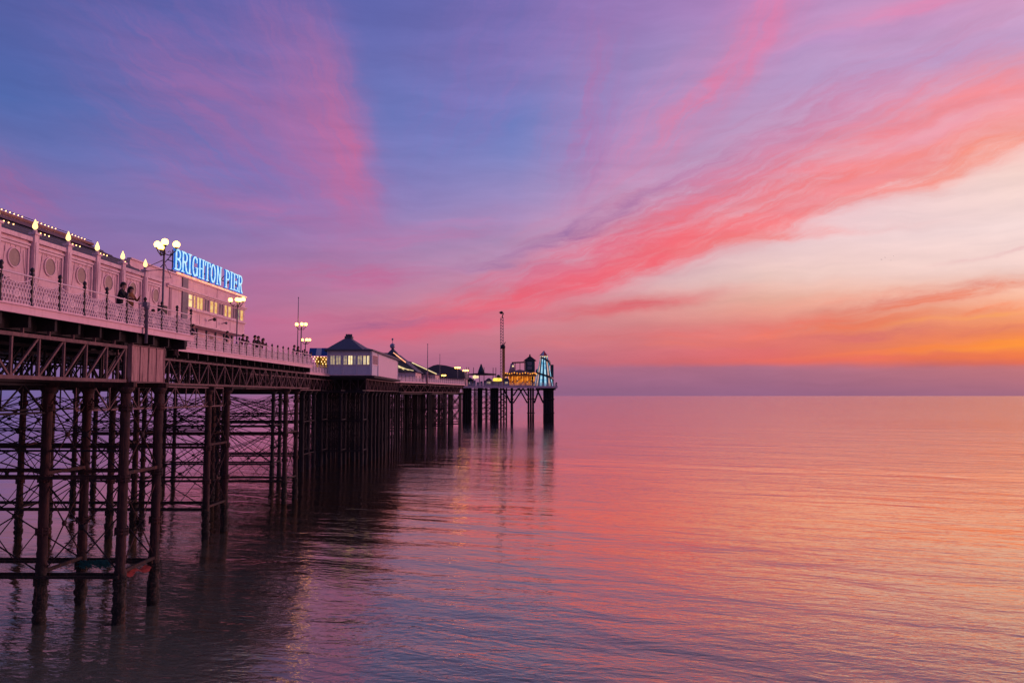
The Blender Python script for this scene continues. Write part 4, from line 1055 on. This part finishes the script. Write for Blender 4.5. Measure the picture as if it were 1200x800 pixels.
t = thing('steel_frame_ride', 'open steel frame with a sloping cone and a bright lamp', 'fairground ride')
b = MB()
for y in (313, 318):
    for x in (-4.0, -2.8, -.9, .9): b.bar((x, y, HT), (x, y, zc(13.0)), .22)
    b.bar((-4.1, y, zc(12.9)), (1.2, y, zc(13.1)), .32); b.bar((-4.1, y, zc(9.3)), (1.2, y, zc(9.3)), .3)
b.build('frame', M['iron'], t)
b = MB(); b.lathe([(1.7, 0), (1.0, 2.2), (.6, 4.0)], (-3.9, 310, zc(8.4)), 8); b.build('cone', M['groove'], t)
b = MB(); b.ball((-3.6, 308.3, zc(11.3)), .36, 8); b.build('lamp', M['litwhite'], t)
t = thing('ticket_tower', 'dark square kiosk tower with a pointed pagoda roof', 'tower')
b = MB(); b.box(1.1, 4.9, 308, 312, HT, zc(13.4)); b.build('wall', M['darkteal'], t)
b = MB(); hip(b, .5, 5.5, 307.4, 312.6, zc(13.4), 2.7, 3.3, 309.7, 310.3, zc(15.2)); b.lathe([(.3, 0), (.3, .6), (.05, 1.0)], (3.0, 310, zc(15.1)), 6); b.build('roof', M['iron'], t)
for z in (9.9, 11.7):
    f = MB(); f.box(2.0, 3.7, 307.9, 307.99, zc(z), zc(z + 1.3)); fo = f.build('window', M['grey'], t)
    MB().box(2.35, 3.3, 307.85, 307.895, zc(z + .2), zc(z + 1.05)).build('pane', M['darkglass'], fo)
t = thing('helter_skelter', 'striped glowing helter skelter tower with red cone cap and spiral slide', 'helter skelter')
hx, hy, zb_, zt_, rb, rt = 8.3, 303, zc(3.4), zc(14.6), 3.5, 1.45
b = MB(); n = 24
for k in range(n):
    a0, a1 = 2 * math.pi * k / n, 2 * math.pi * (k + 1) / n; b.k = (0, 1, 2, 1, 0, 1)[k % 6]
    rows = 6
    vs = []
    for i in range(rows + 1):
        rr = rb + (rt - rb) * i / rows; zz = zb_ + (zt_ - zb_) * i / rows
        vs += [(hx + rr * math.cos(a0), hy + rr * math.sin(a0), zz), (hx + rr * math.cos(a1), hy + rr * math.sin(a1), zz)]
    b.add(vs, [(2 * i, 2 * i + 1, 2 * i + 3, 2 * i + 2) for i in range(rows)])
b.build('tower', [M['hstripe_a'], M['hstripe_b'], M['hstripe_c']], t)
b = MB(); vs = []; N_ = 60; turns = 1.6
for i in range(N_ + 1):
    f_ = i / N_; zz = zt_ - .3 - f_ * (zt_ - zb_ - 1.2); rr = rb + (rt - rb) * (zz - zb_) / (zt_ - zb_); a = -2.2 + f_ * turns * 2 * math.pi
    ca, sa = math.cos(a), math.sin(a)
    for r_, dz in ((rr, 0), (rr + .55, 0), (rr + .58, .5), (rr + .66, .5), (rr + .66, -.22), (rr, -.22)): vs.append((hx + r_ * ca, hy + r_ * sa, zz + dz))
b.add(vs, [(i * 6 + k, i * 6 + (k + 1) % 6, i * 6 + 6 + (k + 1) % 6, i * 6 + 6 + k) for i in range(N_) for k in range(6)])
b.build('slide', M['darkteal'], t)
b = MB()
for k in range(8):
    b.k = k % 2; a0, a1 = k * math.pi / 4, (k + 1) * math.pi / 4
    b.add([(hx + 1.85 * math.cos(a0), hy + 1.85 * math.sin(a0), zc(14.95)), (hx + 1.85 * math.cos(a1), hy + 1.85 * math.sin(a1), zc(14.95)), (hx, hy, zc(17.1))], [(0, 1, 2)])
b.build('cone_cap', [M['red'], M['stripewhite']], t)
b = MB()
for k in range(10): a = k * math.pi / 5; b.bar((hx + 1.4 * math.cos(a), hy + 1.4 * math.sin(a), zt_), (hx + 1.4 * math.cos(a), hy + 1.4 * math.sin(a), zc(14.95)), .14)
b.lathe([(1.5, 0), (1.5, .12)], (hx, hy, zt_), 16); b.build('lookout', M['litwhite'], t)
b = MB(); b.box(10.9, 12.0, 304, 306.5, HT, zc(11.7)); b.build('stair_tower', M['darkteal'], t)

# ------------------------------------------------------------------ people
def person_mesh(pose):
    V, E, Rr = [], [], []
    def v(p, r, par=None):
        V.append(p); Rr.append(r if isinstance(r, tuple) else (r, r))
        if par is not None: E.append((par, len(V) - 1))
        return len(V) - 1
    lean = .10 if pose == 'lean' else .02
    pel = v((0, 0, .96), (.15, .12)); sp = v((.3 * lean, 0, 1.17), (.15, .12), pel); ch = v((lean, 0, 1.36), (.17, .13), sp)
    nk = v((lean * 1.25, 0, 1.49), (.062, .062), ch); h0 = v((lean * 1.4 + .02, 0, 1.575), (.085, .08), nk); h1 = v((lean * 1.45 + .02, 0, 1.66), (.098, .085), h0); h2 = v((lean * 1.4, 0, 1.73), (.07, .065), h1)
    v((lean * 1.45 + .135, 0, 1.625), .016, h0)
    for s in (-1, 1):
        hp = v((0, .09 * s, .88), (.10, .095), pel); kn = v((.03, .10 * s, .50), .066, hp); an = v((-.01, .105 * s, .09), .047, kn); v((.15, .12 * s, .045), .04, an)
        sh = v((lean, .19 * s, 1.40), .068, ch)
        if pose == 'lean': el_ = v((.27, .25 * s, 1.15), .052, sh); wr = v((.44, .12 * s, 1.13), .036, el_); hd = v((.50, .09 * s, 1.135), (.038, .022), wr)
        elif pose == 'phone' and s > 0: el_ = v((.16, .26, 1.15), .052, sh); wr = v((.34, .14, 1.30), .036, el_); hd = v((.39, .11, 1.35), (.038, .022), wr)
        else: el_ = v((.0, .25 * s, 1.12), .052, sh); wr = v((.10, .26 * s, .90), .036, el_); hd = v((.12, .25 * s, .83), (.038, .022), wr)
        P = Vector(V[hd]); d = (P - Vector(V[wr])).normalized(); side_ = Vector((0, 1, 0))
        for k in range(4):
            kn1 = P + d * .055 + side_ * (.027 - .018 * k); kn2 = kn1 + d * (.03 + .006 * (k in (1, 2))) + Vector((0, 0, -.018))
            f1 = v(tuple(kn1), .0095, hd); v(tuple(kn2), .008, f1)
        v(tuple(P + d * .02 + side_ * (.055 if s < 0 else -.055)), .011, hd)
    me = bpy.data.meshes.new('skeleton'); me.from_pydata(V, E, [])
    ob = bpy.data.objects.new('skeleton', me); COL.objects.link(ob)
    ob.modifiers.new('Skin', 'SKIN'); sv = me.skin_vertices[0].data
    for i, r in enumerate(Rr): sv[i].radius = r; sv[i].use_root = i == 0
    sm = ob.modifiers.new('Sub', 'SUBSURF'); sm.levels = sm.render_levels = 1
    dg = bpy.context.evaluated_depsgraph_get(); out = bpy.data.meshes.new_from_object(ob.evaluated_get(dg))
    bpy.data.objects.remove(ob); bpy.data.meshes.remove(me)
    out.materials.clear()
    hands = [Vector(V[i]) for i in range(len(V)) if abs(Rr[i][0] - .038) < 1e-6]
    for k in range(3): out.materials.append(None)
    for p in out.polygons:
        c = p.center; p.use_smooth = True
        if c.z > 1.50 or any((c - h).length < .10 for h in hands): p.material_index = 0
        elif c.z < .90: p.material_index = 2
        else: p.material_index = 1
    return out
PM = {k: person_mesh(k) for k in ('lean', 'phone', 'stand')}
cache = {}
def person(label, x, y, z, rot, pose, coat, hair='short', scale=1.0):
    key = (pose, coat)
    if key not in cache:
        me = PM[pose].copy(); me.name = 'person'
        for i, mm in enumerate((M['skin'], COATS[coat], M['trouser'])): me.materials[i] = mm
        cache[key] = me
    o = put('person', cache[key], None, (x, y, z), rot); o.scale = (scale,) * 3
    tag(o, label, 'person', 'people at the railings')
    lean = .10 if pose == 'lean' else .02
    b = MB(); c = (lean * 1.43 - .005, 0, 1.672)
    b.lathe([(.112, -.02), (.116, .03), (.10, .075), (.06, .108), (.01, .12)], c, 10); b.ball((c[0] - .055, 0, 1.63), .085, 8, .09)
    if hair == 'long': b.lathe([(.06, -.30), (.10, -.22), (.105, -.05), (.10, .03)], (c[0] - .06, 0, c[2]), 8)
    b.build('hair', M['hair'], o)
    # eyes and ears
    e = MB()
    for s in (-1, 1): e.ball((lean * 1.45 + .105, .035 * s, 1.655), .010, 6)
    e.build('eyes', M['hair'], o)
    return o
person('man in a black coat with arms over the near railing', -17.42, 33.9, DT, .1, 'lean', 'black', scale=1.06)
person('woman in a mustard coat with long dark hair beside the man in black', -17.38, 34.75, DT, -.1, 'phone', 'mustard', 'long', 1.02)
person('person low behind the ornate railing below the first porthole, only the dark head clear', -17.45, 25.8, DT, .2, 'lean', 'black', scale=.80)
person('person crouched against the end post of the near railing', -19.5, 41.2, DT, .3, 'lean', 'black', scale=.85)
person('person in navy leaning at the second railing beside the end of the near railing', -21.85, 51.9, DT, .5, 'lean', 'navy', scale=.95)
person('person in black leaning under the second lit window group of the sign building', -21.85, 58.0, DT, .2, 'lean', 'black', scale=.97)
person('person in maroon just beyond the lamp before the sign building', -21.85, 61.3, DT, .1, 'lean', 'maroon', scale=.98)
person('shorter person in black, next but one past the lamp before the sign building', -21.85, 62.3, DT, -.2, 'lean', 'black', scale=.93)
person('tall person in brown, nearest the sign building of three against the sky', -21.85, 64.0, DT, .2, 'lean', 'brown', scale=1.05)
person('tall person in black, middle of the three past the sign building', -21.85, 64.9, DT, -.2, 'lean', 'black', scale=1.05)
person('person in maroon with long hair, shortest of the three past the sign building', -21.85, 66.1, DT, .1, 'lean', 'maroon', 'long', 1.0)
person('person in navy, the nearer of the couple by the bare mast', -21.85, 75.2, DT, .2, 'lean', 'navy', scale=1.0)
person('person in brown with long hair, the farther of the couple by the mast', -21.85, 76.6, DT, -.3, 'lean', 'brown', 'long', .98)
person('lone person in black at the very end of the second railing', -21.85, 78.9, DT, .1, 'lean', 'black', scale=.9)
person('lone person standing on the far deck next to the pavilion', -28.3, 167.5, DT, .1, 'stand', 'black')
person('person on the far deck on the pavilion side of the reddish pole', -22.8, 181.8, DT, .2, 'stand', 'black')
person('person on the far deck on the ride side of the reddish pole', -21.9, 188, DT, .2, 'stand', 'brown')
person('person on the far deck near the end of its railing', -19.4, 203.5, DT, .2, 'stand', 'navy')

# ------------------------------------------------------------------ flotsam and birds
rnd = random.Random(3); b = MB()
for k in range(110):
    x = rnd.uniform(-20.6, -19.2); z0 = zc(-7.72) + rnd.uniform(-.05, .1); L = rnd.uniform(.08, .30)
    y = 37.30 + rnd.uniform(-.05, .03)
    b.tube([(x, y, z0), (x + rnd.uniform(-.1, .1), y - .04, z0 - L * .5), (x + rnd.uniform(-.25, .25), y - .03, z0 - L)], .022, 4)
tag(b.build('fishing_net', M['net']), 'torn teal fishing net draped over a low strut of the columns', 'net')
b = MB()
n = 8; vs = []
for i in range(n + 1):
    for j in range(4):
        vs.append((-17.45 + .10 * j + rnd.uniform(-.03, .03), 34.75 + i * .30, zc(-7.62 - .03 * i) - j * .06 - .1 * math.sin(i * 1.3) + rnd.uniform(-.04, .04)))
b.add(vs, [(i * 4 + j, i * 4 + j + 1, i * 4 + j + 5, i * 4 + j + 4) for i in range(n) for j in range(3)])
tag(b.build('rag', M['cloth']), 'torn red cloth caught on a low strut just above the water', 'rag')
b = MB(); c0 = Vector((-17.28, 36.1, zc(-5.75)))
for k in range(34):
    p = [c0 + Vector((rnd.gauss(0, .1), rnd.gauss(0, .16), rnd.gauss(0, .17))) for _ in range(4)]
    b.tube(p, .022, 4)
tag(b.build('rope_tangle', M['iron']), 'dark tangle of rope where two brace rods cross above the water', 'rope tangle')
for k, (px, py, d) in enumerate(((1033, 304, 330), (1037, 301.5, 345), (1044, 305, 335), (1047, 300, 350))):
    v_ = direction(px, py); P = v_ * (d / v_.y) + Vector((0, 0, CAMZ))
    b = MB(); b.lathe([(.01, -.28), (.08, -.1), (.09, .1), (.02, .28)], n=6)
    for s in (-1, 1): b.add([(s * .05, .08, .0), (s * .05, -.10, .0), (s * .38, -.06, .16), (s * .42, .10, .15), (s * .8, -.12, .04)], [(0, 1, 2, 3), (3, 2, 4)])
    o = b.build('gull', M['gull']); o.location = P; o.rotation_euler = (R(80), 0, .5 * k); o.scale = (.6,) * 3
    tag(o, 'tiny grey gull gliding in the pale sky over the sea', 'gull', 'gulls over the sea')

# ------------------------------------------------------------------ camera and render settings
cam = bpy.data.cameras.new('camera'); cam.sensor_width = 36; cam.lens = F / 1200 * 36; cam.clip_start = .1; cam.clip_end = 30000
co = bpy.data.objects.new('camera', cam); COL.objects.link(co); co.location = (0, 0, CAMZ)
co.rotation_euler = (math.pi / 2 + PITCH, 0, YAW)
SC.camera = co
SC.view_settings.view_transform = 'Standard'; SC.view_settings.look = 'None'; SC.view_settings.exposure = 0; SC.view_settings.gamma = 1
SC.render.engine = 'CYCLES'
SC.cycles.use_denoising = True
SC.cycles.use_adaptive_sampling = True; SC.cycles.adaptive_threshold = .02
SC.cycles.max_bounces = 5; SC.cycles.sample_clamp_indirect = 8
